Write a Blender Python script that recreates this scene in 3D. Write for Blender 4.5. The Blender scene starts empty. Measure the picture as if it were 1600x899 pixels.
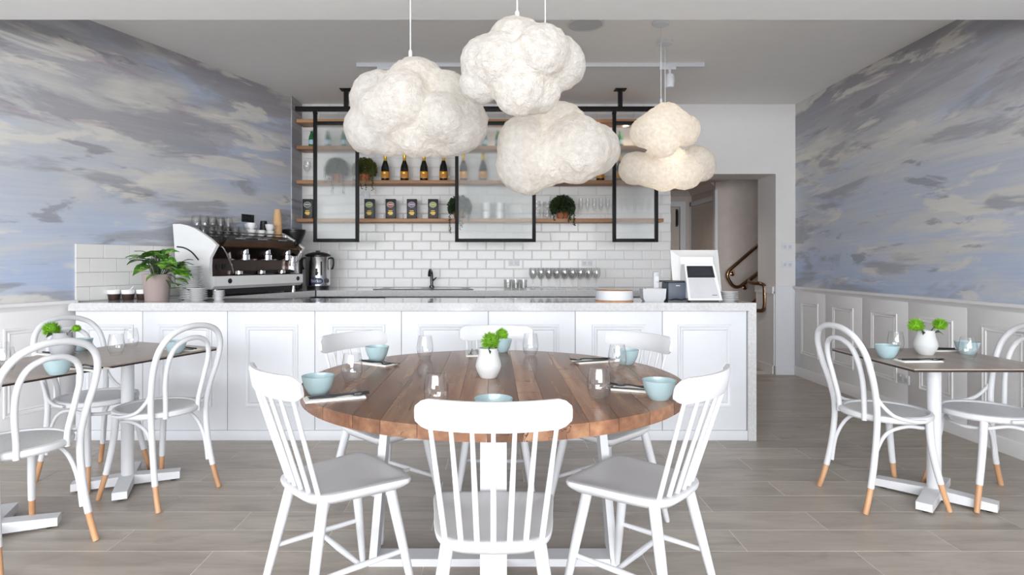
import bpy, bmesh, math, random
import numpy as np
from mathutils import Vector, Matrix, noise
R = math.radians
random.seed(7)
S = bpy.context.scene
C = S.collection

# ---------------------------------------------------------------- camera, light, exposure
cam_d = bpy.data.cameras.new('camera'); cam = bpy.data.objects.new('camera', cam_d); C.objects.link(cam)
cam.location = (0, 0, 1.217); cam.rotation_euler = (R(90), 0, 0)
cam_d.sensor_width = 36; cam_d.lens = 939 / 1600 * 36
cam_d.shift_x = 29 / 1600; cam_d.shift_y = -39.5 / 1600
cam_d.clip_start = 0.05; S.camera = cam
S.view_settings.view_transform = 'Standard'; S.view_settings.look = 'None'
S.view_settings.exposure = 0.0; S.view_settings.gamma = 1.0; S.view_settings.use_curve_mapping = False
w = bpy.data.worlds.new('sky'); S.world = w; w.use_nodes = True
w.node_tree.nodes['Background'].inputs[0].default_value = (0.86, 0.92, 1.0, 1)
w.node_tree.nodes['Background'].inputs[1].default_value = 1.0

def area(name, loc, rot, sx, sy, power, col):
    l = bpy.data.lights.new(name, 'AREA'); l.shape = 'RECTANGLE'; l.size = sx; l.size_y = sy
    l.energy = power; l.color = col
    o = bpy.data.objects.new(name, l); o.location = loc; o.rotation_euler = rot; C.objects.link(o)
    return o
# daylight entering through the shopfront glazing behind the camera
area('shopfront_daylight', (-1.2, -4.5, 2.5), (R(76), 0, 0), 9.6, 3.8, 1500, (0.95, 0.975, 1.0))

# ---------------------------------------------------------------- mesh helpers
class MB:
    def __init__(s): s.v = []; s.f = []
    def add(s, v, f):
        o = len(s.v); s.v += [tuple(p) for p in v]; s.f += [tuple(i + o for i in q) for q in f]; return s
    def box(s, c, d, bev=0.0, rot=None):
        x, y, z = d[0] / 2, d[1] / 2, d[2] / 2
        if bev <= 0:
            v = [(i * x, j * y, k * z) for i in (-1, 1) for j in (-1, 1) for k in (-1, 1)]
            f = [(0, 1, 3, 2), (4, 6, 7, 5), (0, 4, 5, 1), (2, 3, 7, 6), (0, 2, 6, 4), (1, 5, 7, 3)]
        else:
            bm = bmesh.new(); bmesh.ops.create_cube(bm, size=1)
            for q in bm.verts: q.co = (q.co.x * d[0], q.co.y * d[1], q.co.z * d[2])
            bmesh.ops.bevel(bm, geom=bm.edges[:], offset=bev, segments=2, affect='EDGES', profile=0.5)
            bm.verts.index_update()
            v = [q.co[:] for q in bm.verts]; f = [tuple(q.index for q in g.verts) for g in bm.faces]; bm.free()
        if rot is not None: v = [(rot @ Vector(p))[:] for p in v]
        return s.add([(p[0] + c[0], p[1] + c[1], p[2] + c[2]) for p in v], f)
    def span(s, a, b, bev=0.0):
        return s.box([(a[i] + b[i]) / 2 for i in range(3)], [abs(b[i] - a[i]) for i in range(3)], bev)
    def prism(s, pts, z0, z1, axis='z'):
        n = len(pts)
        def m(p, h):
            if axis == 'z': return (p[0], p[1], h)
            if axis == 'x': return (h, p[0], p[1])
            return (p[0], h, p[1])
        v = [m(p, z0) for p in pts] + [m(p, z1) for p in pts]
        f = [tuple(range(n))[::-1], tuple(range(n, 2 * n))] + [(i, (i + 1) % n, n + (i + 1) % n, n + i) for i in range(n)]
        return s.add(v, f)
    def lathe(s, prof, n=28, c=(0, 0, 0), sx=1, sy=1, rot=None):
        v = []; f = []
        for r, z in prof:
            for k in range(n):
                a = 2 * math.pi * k / n
                v.append((r * math.cos(a) * sx, r * math.sin(a) * sy, z))
        for i in range(len(prof) - 1):
            for k in range(n):
                a, b = i * n + k, i * n + (k + 1) % n
                f.append((a, b, b + n, a + n))
        if prof[0][0] > 1e-6: f.append(tuple(range(n))[::-1])
        if prof[-1][0] > 1e-6: f.append(tuple(range((len(prof) - 1) * n, len(prof) * n)))
        if rot is not None: v = [(rot @ Vector(p))[:] for p in v]
        return s.add([(p[0] + c[0], p[1] + c[1], p[2] + c[2]) for p in v], f)
    def shell(s, prof, n=28, c=(0, 0, 0)):
        v = []; f = []
        for r, z in prof:
            for k in range(n):
                a = 2 * math.pi * k / n; v.append((r * math.cos(a) + c[0], r * math.sin(a) + c[1], z + c[2]))
        for i in range(len(prof) - 1):
            for k in range(n):
                a, b = i * n + k, i * n + (k + 1) % n; f.append((a, b, b + n, a + n))
        return s.add(v, f)
    def tube(s, pts, r, n=10, closed=False):
        P = [Vector(p) for p in pts]; m = len(P)
        rr = r if isinstance(r, (list, tuple)) else [r] * m
        T = []
        for i in range(m):
            a = P[(i - 1) % m] if (closed or i > 0) else P[0]
            b = P[(i + 1) % m] if (closed or i < m - 1) else P[-1]
            T.append((b - a).normalized())
        up = Vector((0, 0, 1)) if abs(T[0].z) < 0.9 else Vector((1, 0, 0))
        N = (up - T[0] * up.dot(T[0])).normalized(); v = []; f = []
        for i in range(m):
            N = (N - T[i] * N.dot(T[i])).normalized(); B = T[i].cross(N)
            for k in range(n):
                a = 2 * math.pi * k / n
                v.append((P[i] + (N * math.cos(a) + B * math.sin(a)) * rr[i])[:])
        for i in range(m if closed else m - 1):
            for k in range(n):
                a, b = i * n + k, i * n + (k + 1) % n; q = ((i + 1) % m) * n
                f.append((a, b, q + (k + 1) % n, q + k))
        if not closed: f += [tuple(range(n))[::-1], tuple(range((m - 1) * n, m * n))]
        return s.add(v, f)
    def mesh(s, name, smooth=35):
        me = bpy.data.meshes.new(name); me.from_pydata(s.v, [], s.f)
        bm = bmesh.new(); bm.from_mesh(me); bmesh.ops.recalc_face_normals(bm, faces=bm.faces[:]); bm.to_mesh(me); bm.free()
        if smooth: me.shade_smooth(); me.set_sharp_from_angle(angle=R(smooth))
        return me

def spline(pts, k=8, closed=False):
    P = [Vector(p) for p in pts]; out = []; m = len(P)
    for i in range(m if closed else m - 1):
        g = lambda j: P[j % m] if closed else P[max(0, min(m - 1, j))]
        a, b, c, d = g(i - 1), g(i), g(i + 1), g(i + 2)
        for t in range(k):
            t /= k
            out.append(0.5 * ((2 * b) + (c - a) * t + (2 * a - 5 * b + 4 * c - d) * t * t + (3 * b - a - 3 * c + d) * t ** 3))
    if not closed: out.append(P[-1])
    return out

def link(name, me, mat, parent=None, loc=(0, 0, 0), rot=(0, 0, 0)):
    if me.materials: pass
    elif mat: me.materials.append(mat)
    o = bpy.data.objects.new(name, me); o.location = loc; o.rotation_euler = rot
    if parent: o.parent = parent
    C.objects.link(o); return o
def obj(name, mb, mat, parent=None, loc=(0, 0, 0), rot=(0, 0, 0), smooth=35):
    return link(name, mb.mesh(name, smooth), mat, parent, loc, rot)
def tag(o, label, cat, group=None):
    o['label'] = label; o['category'] = cat
    if group: o['group'] = group
    return o
def thing(name, label, cat, loc=(0, 0, 0), rz=0, group=None):
    o = bpy.data.objects.new(name, None); o.location = loc; o.rotation_euler = (0, 0, rz); o.empty_display_size = 0.1
    C.objects.link(o); return tag(o, label, cat, group)
def struct(name, mb, mat, loc=(0, 0, 0), rz=0, smooth=35):
    o = obj(name, mb, mat, None, loc, (0, 0, rz), smooth); o['kind'] = 'structure'; return o
def dup(root, loc, rz, label, group=None):
    r = root.copy(); C.objects.link(r); r.location = loc; r.rotation_euler = (0, 0, rz); r['label'] = label
    if group: r['group'] = group
    for ch in list(root.children):
        c = ch.copy(); C.objects.link(c); c.parent = r
        for g in list(ch.children):
            d = g.copy(); C.objects.link(d); d.parent = c
    return r
ORD = ['first', 'second', 'third', 'fourth', 'fifth', 'sixth', 'seventh', 'eighth', 'ninth', 'tenth', 'eleventh', 'twelfth', 'thirteenth', 'fourteenth', 'fifteenth', 'sixteenth', 'seventeenth', 'eighteenth', 'nineteenth', 'twentieth']

# ---------------------------------------------------------------- materials
def lin(c):
    return tuple(((x / 255) / 12.92 if x / 255 <= 0.04045 else ((x / 255 + 0.055) / 1.055) ** 2.4) for x in c) + (1,)
class NT:
    def __init__(s, name):
        s.m = bpy.data.materials.new(name); s.m.use_nodes = True; s.t = s.m.node_tree
        s.b = s.t.nodes['Principled BSDF']; s.out = s.t.nodes['Material Output']
    def n(s, kind, **kw):
        q = s.t.nodes.new(kind)
        for k, v in kw.items(): setattr(q, k, v)
        return q
    def l(s, a, b): s.t.links.new(a, b)
    def coords(s, scale, rot=(0, 0, 0), src='Object'):
        tc = s.n('ShaderNodeTexCoord'); mp = s.n('ShaderNodeMapping')
        mp.inputs['Scale'].default_value = scale; mp.inputs['Rotation'].default_value = rot
        s.l(tc.outputs[src], mp.inputs['Vector']); return mp.outputs['Vector']
    def noise(s, vec, scale=5, detail=4, rough=0.55, dist=0.0):
        q = s.n('ShaderNodeTexNoise'); q.inputs['Scale'].default_value = scale; q.inputs['Detail'].default_value = detail
        q.inputs['Roughness'].default_value = rough; q.inputs['Distortion'].default_value = dist
        if vec is not None: s.l(vec, q.inputs['Vector'])
        return q.outputs['Fac']
    def ramp(s, fac, stops, interp='LINEAR'):
        q = s.n('ShaderNodeValToRGB'); e = q.color_ramp.elements; q.color_ramp.interpolation = interp
        while len(e) < len(stops): e.new(0.5)
        for i, (p, c) in enumerate(stops): e[i].position = p; e[i].color = c
        s.l(fac, q.inputs['Fac']); return q.outputs['Color']
    def mix(s, fac, a, b, mode='MIX'):
        q = s.n('ShaderNodeMix', data_type='RGBA', blend_type=mode)
        for i, v in ((0, fac), (6, a), (7, b)):
            if hasattr(v, 'links') or hasattr(v, 'is_output'): s.l(v, q.inputs[i])
            else: q.inputs[i].default_value = v
        return q.outputs[2]
    def math(s, op, a, b=0.0):
        q = s.n('ShaderNodeMath', operation=op)
        for i, v in ((0, a), (1, b)):
            if hasattr(v, 'is_output'): s.l(v, q.inputs[i])
            else: q.inputs[i].default_value = v
        return q.outputs[0]
    def bump(s, h, strength=0.2, dist=0.01):
        q = s.n('ShaderNodeBump'); q.inputs['Strength'].default_value = strength; q.inputs['Distance'].default_value = dist
        s.l(h, q.inputs['Height']); s.l(q.outputs[0], s.b.inputs['Normal']); return q.outputs[0]

def plain(name, rgb, rough=0.5, metal=0.0, var=0.04, coat=0.0, spec=0.5, bump=0.0, bscale=60):
    t = NT(name); c = lin(rgb)
    f = t.noise(t.coords((1, 1, 1)), 9, 3)
    a = tuple(x * (1 - var) for x in c[:3]) + (1,); b = tuple(min(1, x * (1 + var)) for x in c[:3]) + (1,)
    t.l(t.ramp(f, [(0.3, a), (0.7, b)]), t.b.inputs['Base Color'])
    t.b.inputs['Roughness'].default_value = rough; t.b.inputs['Metallic'].default_value = metal
    t.b.inputs['Coat Weight'].default_value = coat; t.b.inputs['Specular IOR Level'].default_value = spec
    if bump: t.bump(t.noise(t.coords((1, 1, 1)), bscale, 3), bump, 0.004)
    return t.m

def wood(name, cols, axis, rough=0.4, var=0.35, cracks=False, fine=1.0):
    t = NT(name)
    sc = [9 * fine] * 3; sc[axis] = 0.7 * fine
    oi = t.n('ShaderNodeObjectInfo')
    tc = t.n('ShaderNodeTexCoord'); ad = t.n('ShaderNodeVectorMath', operation='ADD')
    sh = t.n('ShaderNodeVectorMath', operation='SCALE'); sh.inputs[0].default_value = (7.3, 11.1, 5.7)
    t.l(oi.outputs['Random'], sh.inputs['Scale']); t.l(tc.outputs['Object'], ad.inputs[0]); t.l(sh.outputs[0], ad.inputs[1])
    mp = t.n('ShaderNodeMapping'); mp.inputs['Scale'].default_value = sc; t.l(ad.outputs[0], mp.inputs['Vector'])
    f1 = t.noise(mp.outputs[0], 1.2, 5, 0.55, 0.15)
    sc2 = [60 * fine] * 3; sc2[axis] = 2.0 * fine
    mp2 = t.n('ShaderNodeMapping'); mp2.inputs['Scale'].default_value = sc2; t.l(ad.outputs[0], mp2.inputs['Vector'])
    f2 = t.noise(mp2.outputs[0], 1.0, 3, 0.6)
    col = t.ramp(f1, [(0.28, lin(cols[0])), (0.5, lin(cols[1])), (0.72, lin(cols[2]))])
    col = t.mix(t.math('MULTIPLY', f2, 0.55), col, lin(cols[0]))
    hv = t.n('ShaderNodeHueSaturation'); t.l(col, hv.inputs['Color'])
    t.l(t.math('ADD', t.math('MULTIPLY', oi.outputs['Random'], var), 1 - var / 2), hv.inputs['Value'])
    col = hv.outputs[0]
    if cracks:
        mp3 = t.n('ShaderNodeMapping'); s3 = [16.0] * 3; s3[axis] = 1.1; mp3.inputs['Scale'].default_value = s3
        t.l(ad.outputs[0], mp3.inputs['Vector'])
        f3 = t.noise(mp3.outputs[0], 1.0, 3, 0.5, 0.3); band = t.math('LESS_THAN', t.math('ABSOLUTE', t.math('SUBTRACT', f3, 0.5)), 0.006)
        msk = t.math('GREATER_THAN', t.noise(t.coords((1, 1, 1), src='Object'), 2.2, 1), 0.56)
        sc4 = [4.0] * 3; sc4[axis] = 60
        mp4 = t.n('ShaderNodeMapping'); mp4.inputs['Scale'].default_value = sc4; t.l(ad.outputs[0], mp4.inputs['Vector'])
        saw = t.math('MULTIPLY', t.math('GREATER_THAN', t.noise(mp4.outputs[0], 1.0, 2), 0.56), t.math('GREATER_THAN', t.noise(t.coords((3, 3, 3)), 1.3, 1), 0.55))
        col = t.mix(t.math('MULTIPLY', saw, 0.3), col, lin((70, 50, 40)))
        col = t.mix(t.math('MULTIPLY', band, msk), col, lin((28, 20, 18)))
    t.l(col, t.b.inputs['Base Color']); t.b.inputs['Roughness'].default_value = rough
    t.bump(f2, 0.12, 0.002)
    return t.m

def clear_glass(name, tint=(0.995, 0.997, 0.997), edge=(0.78, 0.80, 0.81)):
    t = NT(name); t.t.nodes.remove(t.b)
    lw = t.n('ShaderNodeLayerWeight'); lw.inputs['Blend'].default_value = 0.35
    col = t.ramp(lw.outputs['Facing'], [(0.45, tint + (1,)), (0.98, edge + (1,))])
    tr = t.n('ShaderNodeBsdfTransparent'); t.l(col, tr.inputs['Color'])
    gl = t.n('ShaderNodeBsdfGlossy'); gl.inputs['Roughness'].default_value = 0.03
    l2 = t.n('ShaderNodeLayerWeight'); l2.inputs['Blend'].default_value = 0.5
    fr = t.math('ADD', t.math('MULTIPLY', t.math('POWER', l2.outputs['Facing'], 3.0), 0.65), 0.05)
    mx = t.n('ShaderNodeMixShader'); t.l(fr, mx.inputs[0]); t.l(tr.outputs[0], mx.inputs[1]); t.l(gl.outputs[0], mx.inputs[2])
    t.l(mx.outputs[0], t.out.inputs['Surface']); return t.m

def frosted(name):
    t = NT(name); t.t.nodes.remove(t.b)
    rf = t.n('ShaderNodeBsdfRefraction'); rf.inputs['Roughness'].default_value = 0.25; rf.inputs['IOR'].default_value = 1.22
    rf.inputs['Color'].default_value = (0.97, 0.985, 0.98, 1)
    df = t.n('ShaderNodeBsdfDiffuse'); df.inputs['Color'].default_value = (0.85, 0.88, 0.9, 1)
    m1 = t.n('ShaderNodeMixShader'); m1.inputs[0].default_value = 0.06
    t.l(rf.outputs[0], m1.inputs[1]); t.l(df.outputs[0], m1.inputs[2])
    gl = t.n('ShaderNodeBsdfGlossy'); gl.inputs['Roughness'].default_value = 0.3
    m2 = t.n('ShaderNodeMixShader'); m2.inputs[0].default_value = 0.035
    t.l(m1.outputs[0], m2.inputs[1]); t.l(gl.outputs[0], m2.inputs[2])
    wv = t.n('ShaderNodeTexWave', wave_type='BANDS', bands_direction='X'); wv.inputs['Scale'].default_value = 25
    t.l(t.coords((1, 1, 1)), wv.inputs['Vector'])
    bp = t.n('ShaderNodeBump'); bp.inputs['Strength'].default_value = 0.3; bp.inputs['Distance'].default_value = 0.003
    t.l(wv.outputs['Fac'], bp.inputs['Height'])
    for q in (rf, gl): t.l(bp.outputs[0], q.inputs['Normal'])
    t.l(m2.outputs[0], t.out.inputs['Surface']); return t.m

def cloud_paper(name):
    t = NT(name); t.t.nodes.remove(t.b)
    co = t.coords((1, 1, 1))
    h = t.math('ADD', t.noise(co, 22, 5, 0.65, 1.2), t.math('MULTIPLY', t.noise(co, 75, 4, 0.65, 0.9), 0.7))
    bp = t.n('ShaderNodeBump'); bp.inputs['Strength'].default_value = 0.85; bp.inputs['Distance'].default_value = 0.018; t.l(h, bp.inputs['Height'])
    col = t.ramp(t.noise(co, 40, 3), [(0.3, lin((214, 211, 207))), (0.7, lin((230, 229, 228)))])
    df = t.n('ShaderNodeBsdfDiffuse'); tr = t.n('ShaderNodeBsdfTranslucent')
    for q in (df, tr): t.l(bp.outputs[0], q.inputs['Normal'])
    t.l(col, df.inputs['Color']); t.l(col, tr.inputs['Color'])
    mx = t.n('ShaderNodeMixShader'); mx.inputs[0].default_value = 0.42
    t.l(df.outputs[0], mx.inputs[1]); t.l(tr.outputs[0], mx.inputs[2]); t.l(mx.outputs[0], t.out.inputs['Surface'])
    return t.m

def mural(name, seed, tilt, gain=1.0):
    t = NT(name)
    def co(sx, sz, off, tl=tilt):
        tc = t.n('ShaderNodeTexCoord'); m1 = t.n('ShaderNodeMapping'); m1.inputs['Rotation'].default_value = (0, tl, 0)
        m1.inputs['Location'].default_value = (off, 0, seed)
        t.l(tc.outputs['Object'], m1.inputs['Vector'])
        m2 = t.n('ShaderNodeMapping'); m2.inputs['Scale'].default_value = (sx, 0.0, sz); t.l(m1.outputs[0], m2.inputs['Vector'])
        return m2.outputs[0]
    tc = t.n('ShaderNodeTexCoord'); sp = t.n('ShaderNodeSeparateXYZ'); t.l(tc.outputs['Object'], sp.inputs[0])
    z = t.math('DIVIDE', sp.outputs['Z'], 2.95)
    big = t.noise(co(0.32, 1.5, 0), 1.0, 6, 0.55, 0.5)
    zz = t.math('ADD', z, t.math('MULTIPLY', t.math('SUBTRACT', big, 0.5), 0.55))
    base = t.ramp(zz, [(0.30, lin((168, 182, 208))), (0.42, lin((176, 187, 208))), (0.52, lin((186, 192, 204))), (0.62, lin((180, 186, 199))),
                       (0.72, lin((190, 191, 193))), (0.82, lin((172, 172, 177))), (0.97, lin((150, 148, 152)))])
    def layer(sx_, sz_, off, lo, hi, amt, col, det=5, dist=0.5):
        f = t.noise(co(sx_, sz_, off), 1.0, det, 0.58, dist)
        return t.mix(t.ramp(f, [(lo, (0, 0, 0, 1)), (hi, (amt, amt, amt, 1))]), base, lin(col))
    base = layer(0.6, 2.8, 3.1, 0.50, 0.62, 0.8, (206, 203, 196))
    base = layer(0.6, 2.4, 8.7, 0.53, 0.62, 0.55, (170, 184, 210))
    base = layer(0.85, 3.6, 5.2, 0.525, 0.59, 0.75, (150, 150, 157))
    base = layer(1.0, 5.2, 31.0, 0.56, 0.61, 0.7, (214, 210, 202), 5)
    base = layer(1.15, 5.2, 12.4, 0.61, 0.65, 0.55, (122, 119, 128))
    base = layer(1.2, 8.5, 21.0, 0.62, 0.68, 0.5, (156, 138, 156))
    br = t.noise(co(1.2, 45.0, 1.7), 1.0, 4, 0.7, 0.3)
    base = t.mix(0.07, base, t.ramp(br, [(0.35, (0.25, 0.25, 0.27, 1)), (0.65, (0.95, 0.95, 0.93, 1))]), 'OVERLAY')
    if gain != 1.0:
        hv = t.n('ShaderNodeHueSaturation'); hv.inputs['Value'].default_value = gain; t.l(base, hv.inputs['Color']); base = hv.outputs[0]
    t.l(base, t.b.inputs['Base Color']); t.b.inputs['Roughness'].default_value = 0.75
    return t.m

M = {}
M['white'] = plain('white_paint', (217, 219, 224), 0.45, var=0.01)
M['wall'] = plain('wall_paint', (220, 218, 217), 0.7, var=0.012)
M['ceil'] = plain('ceiling_paint', (238, 237, 235), 0.85, var=0.012)
M['dado'] = plain('dado_paint', (228, 227, 228), 0.45, var=0.01)
M['chair'] = plain('chair_lacquer', (215, 216, 219), 0.38, var=0.01, spec=0.35)
M['seatpanel'] = plain('pressed_seat_panel', (226, 226, 227), 0.5, var=0.02, bump=0.4, bscale=160)
M['tip'] = wood('bare_beech', ((176, 128, 92), (204, 158, 118), (222, 180, 140)), 2, 0.45, 0.25)
M['tile'] = plain('glazed_tile', (228, 227, 226), 0.22, var=0.015, spec=0.3)
M['grout'] = plain('grout', (196, 194, 192), 0.9)
M['fgrout'] = plain('floor_grout', (218, 214, 208), 0.85)
M['black'] = plain('black_steel', (22, 21, 22), 0.5, spec=0.2)
M['blackp'] = plain('black_plastic', (24, 24, 26), 0.35)
M['steel'] = plain('stainless_steel', (200, 200, 202), 0.18, 1.0, var=0.03)
M['chrome'] = plain('chrome', (225, 225, 228), 0.06, 1.0, var=0.01)
M['bronze'] = plain('bronze_tube', (140, 112, 88), 0.22, 1.0)
M['darksteel'] = plain('smoked_steel', (92, 82, 78), 0.25, 1.0, var=0.1)
M['brownsteel'] = plain('bronze_panel', (122, 92, 68), 0.28, 1.0, var=0.15)
M['porcelain'] = plain('porcelain', (232, 232, 232), 0.2, var=0.01, coat=0.4)
M['celadon'] = plain('celadon_glaze', (168, 192, 198), 0.25, var=0.03, coat=0.4)
M['vase'] = plain('matt_grey_ceramic', (206, 208, 208), 0.75, var=0.03, bump=0.15, bscale=120)
M['vase_backlit'] = plain('matt_grey_ceramic_backlit', (166, 168, 172), 0.75, var=0.03, bump=0.15, bscale=120)  # darker copy of the vase ceramic, backlit shade put into its colour
M['glass'] = clear_glass('drinking_glass')
M['frost'] = frosted('reeded_glass')
M['paper'] = cloud_paper('crumpled_paper')
M['napkin'] = plain('napkin_linen', (238, 236, 230), 0.9, var=0.02)
M['cutlery'] = plain('dark_cutlery', (70, 72, 78), 0.25, 0.9)
M['bloom'] = plain('green_bloom', (112, 166, 28), 0.8, var=0.25)
M['stem'] = plain('dark_stem', (48, 62, 32), 0.7)
M['oak'] = wood('oak_shelf', ((140, 98, 66), (176, 130, 92), (200, 154, 112)), 0, 0.5, 0.2)
M['plank'] = wood('recycled_hardwood', ((88, 58, 42), (138, 96, 70), (184, 142, 108)), 1, 0.24, 0.55, True)
M['laminate'] = wood('taupe_laminate', ((146, 130, 118), (162, 146, 134), (176, 160, 148)), 1, 0.3, 0.08)
M['edge'] = plain('black_laminate_edge', (40, 32, 30), 0.5)
M['terra'] = plain('terracotta', (176, 104, 72), 0.8, var=0.08)
M['pot'] = plain('mauve_glazed_pot', (168, 152, 148), 0.3, var=0.03, coat=0.3)
M['trail'] = plain('trailing_leaves', (44, 62, 28), 0.6, var=0.35)
M['trailb'] = plain('olive_trailing_leaves', (84, 88, 38), 0.6, var=0.35)
M['champ'] = plain('dark_bottle_glass', (16, 20, 14), 0.08, var=0.1, coat=0.5)
M['gold'] = plain('gold_foil', (206, 166, 58), 0.3, 0.7)
M['clabel'] = plain('amber_label', (206, 140, 50), 0.55, var=0.12)
M['green'] = plain('green_bottle_glass', (40, 110, 66), 0.08, var=0.1, coat=0.4)
M['blabel'] = plain('pale_blue_label', (170, 196, 214), 0.5, var=0.1)
M['carton'] = plain('black_carton', (30, 28, 30), 0.45)
M['kraft'] = plain('kraft_paper', (206, 168, 124), 0.8, var=0.04)
M['cocoa'] = plain('dark_brown_glaze', (58, 42, 36), 0.35, var=0.1)
M['slate'] = plain('slate_plastic', (72, 80, 94), 0.45)
M['screen'] = plain('dark_screen', (38, 42, 50), 0.2)
M['palegrey'] = plain('pale_grey_plastic', (196, 197, 200), 0.4)
M['navy'] = plain('navy_badge', (36, 52, 104), 0.4)
M['hallwall'] = plain('hall_paint', (206, 196, 190), 0.7)
M['doorp'] = plain('door_paint', (196, 186, 176), 0.5)
def stone(name):
    t = NT(name); co = t.coords((1, 1, 1))
    f = t.noise(co, 55, 6, 0.7); g = t.noise(co, 160, 2)
    col = t.ramp(f, [(0.35, lin((188, 188, 189))), (0.6, lin((204, 204, 205)))])
    col = t.mix(t.math('MULTIPLY', t.math('GREATER_THAN', g, 0.64), 0.25), col, lin((170, 170, 172)))
    t.l(col, t.b.inputs['Base Color']); t.b.inputs['Roughness'].default_value = 0.1; t.b.inputs['Coat Weight'].default_value = 0.3
    return t.m
M['stone'] = stone('speckled_stone')
def leafm(name):
    t = NT(name); co = t.coords((1, 1, 1))
    f = t.noise(co, 38, 4, 0.6, 1.0)
    t.l(t.ramp(f, [(0.40, lin((46, 104, 30))), (0.55, lin((80, 140, 44))), (0.66, lin((190, 208, 104)))]), t.b.inputs['Base Color'])
    t.b.inputs['Roughness'].default_value = 0.35; return t.m
M['leaf'] = leafm('variegated_leaf')
def floorm(name):
    t = NT(name); oi = t.n('ShaderNodeObjectInfo')
    tc = t.n('ShaderNodeTexCoord'); ad = t.n('ShaderNodeVectorMath', operation='ADD')
    sh = t.n('ShaderNodeVectorMath', operation='SCALE'); sh.inputs[0].default_value = (17.3, 31.1, 5.7)
    t.l(oi.outputs['Random'], sh.inputs['Scale']); t.l(tc.outputs['Object'], ad.inputs[0]); t.l(sh.outputs[0], ad.inputs[1])
    def mp(s):
        q = t.n('ShaderNodeMapping'); q.inputs['Scale'].default_value = s; t.l(ad.outputs[0], q.inputs['Vector']); return q.outputs[0]
    f1 = t.noise(mp((1.6, 9, 9)), 1.0, 6, 0.6, 1.0); f2 = t.noise(mp((8, 60, 60)), 1.0, 4, 0.6, 0.6); f3 = t.noise(mp((3, 6, 6)), 1.0, 3, 0.5, 1.5)
    col = t.ramp(f1, [(0.25, lin((146, 137, 127))), (0.5, lin((170, 161, 151))), (0.75, lin((187, 179, 169)))])
    col = t.mix(t.math('MULTIPLY', f2, 0.35), col, lin((120, 108, 98)))
    col = t.mix(t.ramp(f3, [(0.62, (0, 0, 0, 1)), (0.76, (0.4, 0.4, 0.4, 1))]), col, lin((112, 97, 84)))
    hv = t.n('ShaderNodeHueSaturation'); t.l(col, hv.inputs['Color'])
    t.l(t.math('ADD', t.math('MULTIPLY', oi.outputs['Random'], 0.16), 0.95), hv.inputs['Value'])
    t.l(hv.outputs[0], t.b.inputs['Base Color']); t.b.inputs['Roughness'].default_value = 0.38
    t.bump(f2, 0.1, 0.002); return t.m
M['floor'] = floorm('timber_look_floor_tile')
M['mural_l'] = mural('painted_sky_mural_grey', 0.0, R(-2), 1.06)
M['mural_r'] = mural('painted_sky_mural_blue', 4.3, R(2), 1.03)

# ---------------------------------------------------------------- room shell
CEIL = 2.935; RX = 3.28; BY = 6.53
TH = math.atan2(-0.929, -0.371)              # left wall runs at an angle: local x towards the camera, local y into the room
LC = Vector((-2.08, 6.22, 0)); LU = Vector((-0.3709, -0.9287, 0)); LN = Vector((0.9287, -0.3709, 0))
def LW(s, t, z=0): return LC + LU * s + LN * t + Vector((0, 0, z))

fl = struct('floor', MB().span((-6.4, -3.4, -0.12), (5, 9.2, -0.0012)), M['fgrout'])
pl_full = MB().box((0, 0, -0.0065), (0.8955, 0.1953, 0.013)).mesh('floor_plank')
for r in range(-2, 31):
    y0 = 2.329 + 0.2 * (r - 4)
    joint = 1.52 if r % 2 == 0 else 1.97
    for k in range(-8, 3):
        xa = joint + 0.9 * k; xb = xa + 0.9
        if y0 > 4.2 and xb < 1.7: continue
        if y0 > 6.5: continue
        lim = -2.08 - 0.3995 * (6.22 - y0) - 0.12
        if xb < lim or xa > RX: continue
        xa2, xb2 = max(xa, lim), min(xb, RX)
        if xb2 - xa2 < 0.04: continue
        if xb2 - xa2 > 0.895: link('plank', pl_full, M['floor'], fl, ((xa + xb) / 2, y0 + 0.1, 0))
        else: obj('plank', MB().box((0, 0, -0.0065), (xb2 - xa2 - 0.0045, 0.1953, 0.013)), M['floor'], fl, ((xa2 + xb2) / 2, y0 + 0.1, 0))
hf = obj('hall_floor', MB().span((1.2, 6.73, -0.02), (4.4, 9.1, 0)), M['floor'], fl)

ce = struct('ceiling', MB().span((-6.4, 3.5, CEIL), (5, 6.75, CEIL + 0.1)), M['ceil'])
obj('bulkhead', MB().span((-6.4, -3.4, 2.63), (5, 3.5, CEIL + 0.1)), M['ceil'], ce)

wl = struct('wall_left', MB().span((0, -0.15, 0), (10.3, 0, CEIL)), M['mural_l'], LC, TH)
struct('wall_nib', MB().span((-2.2, 6.2, 0), (-2.08, BY, CEIL)), M['mural_l'])
wr = struct('wall_right', MB().span((0, 0, 0), (9.85, 0.15, CEIL)), M['mural_r'], (RX, BY, 0), R(-90))
# (local x of the right wall runs towards the camera, local -y points into the room)
wb = struct('wall_back', MB().span((-2.3, BY, 0), (1.926, BY + 0.44, CEIL)), M['wall'])
obj('lintel', MB().span((1.926, BY, 2.177), (3.067, BY + 0.44, CEIL)), M['wall'], wb)
obj('pier', MB().span((3.067, BY, 0), (RX + 0.2, BY + 0.44, CEIL)), M['wall'], wb)
# shopfront behind the camera
wf = struct('wall_front', MB().span((-6.3, -3.35, 0), (3.5, -3.2, 0.2)).span((-6.3, -3.35, 2.55), (3.5, -3.2, CEIL)), M['wall'])
wn = MB()
for k in range(6):
    x = -5.72 + k * 1.8; wn.span((x - 0.03, -3.32, 0.2), (x + 0.03, -3.24, 2.55))
wn.span((-5.72, -3.32, 0.2), (3.28, -3.24, 0.26)).span((-5.72, -3.32, 2.49), (3.28, -3.24, 2.55))
w1 = struct('window_1', wn, M['black'])

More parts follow.
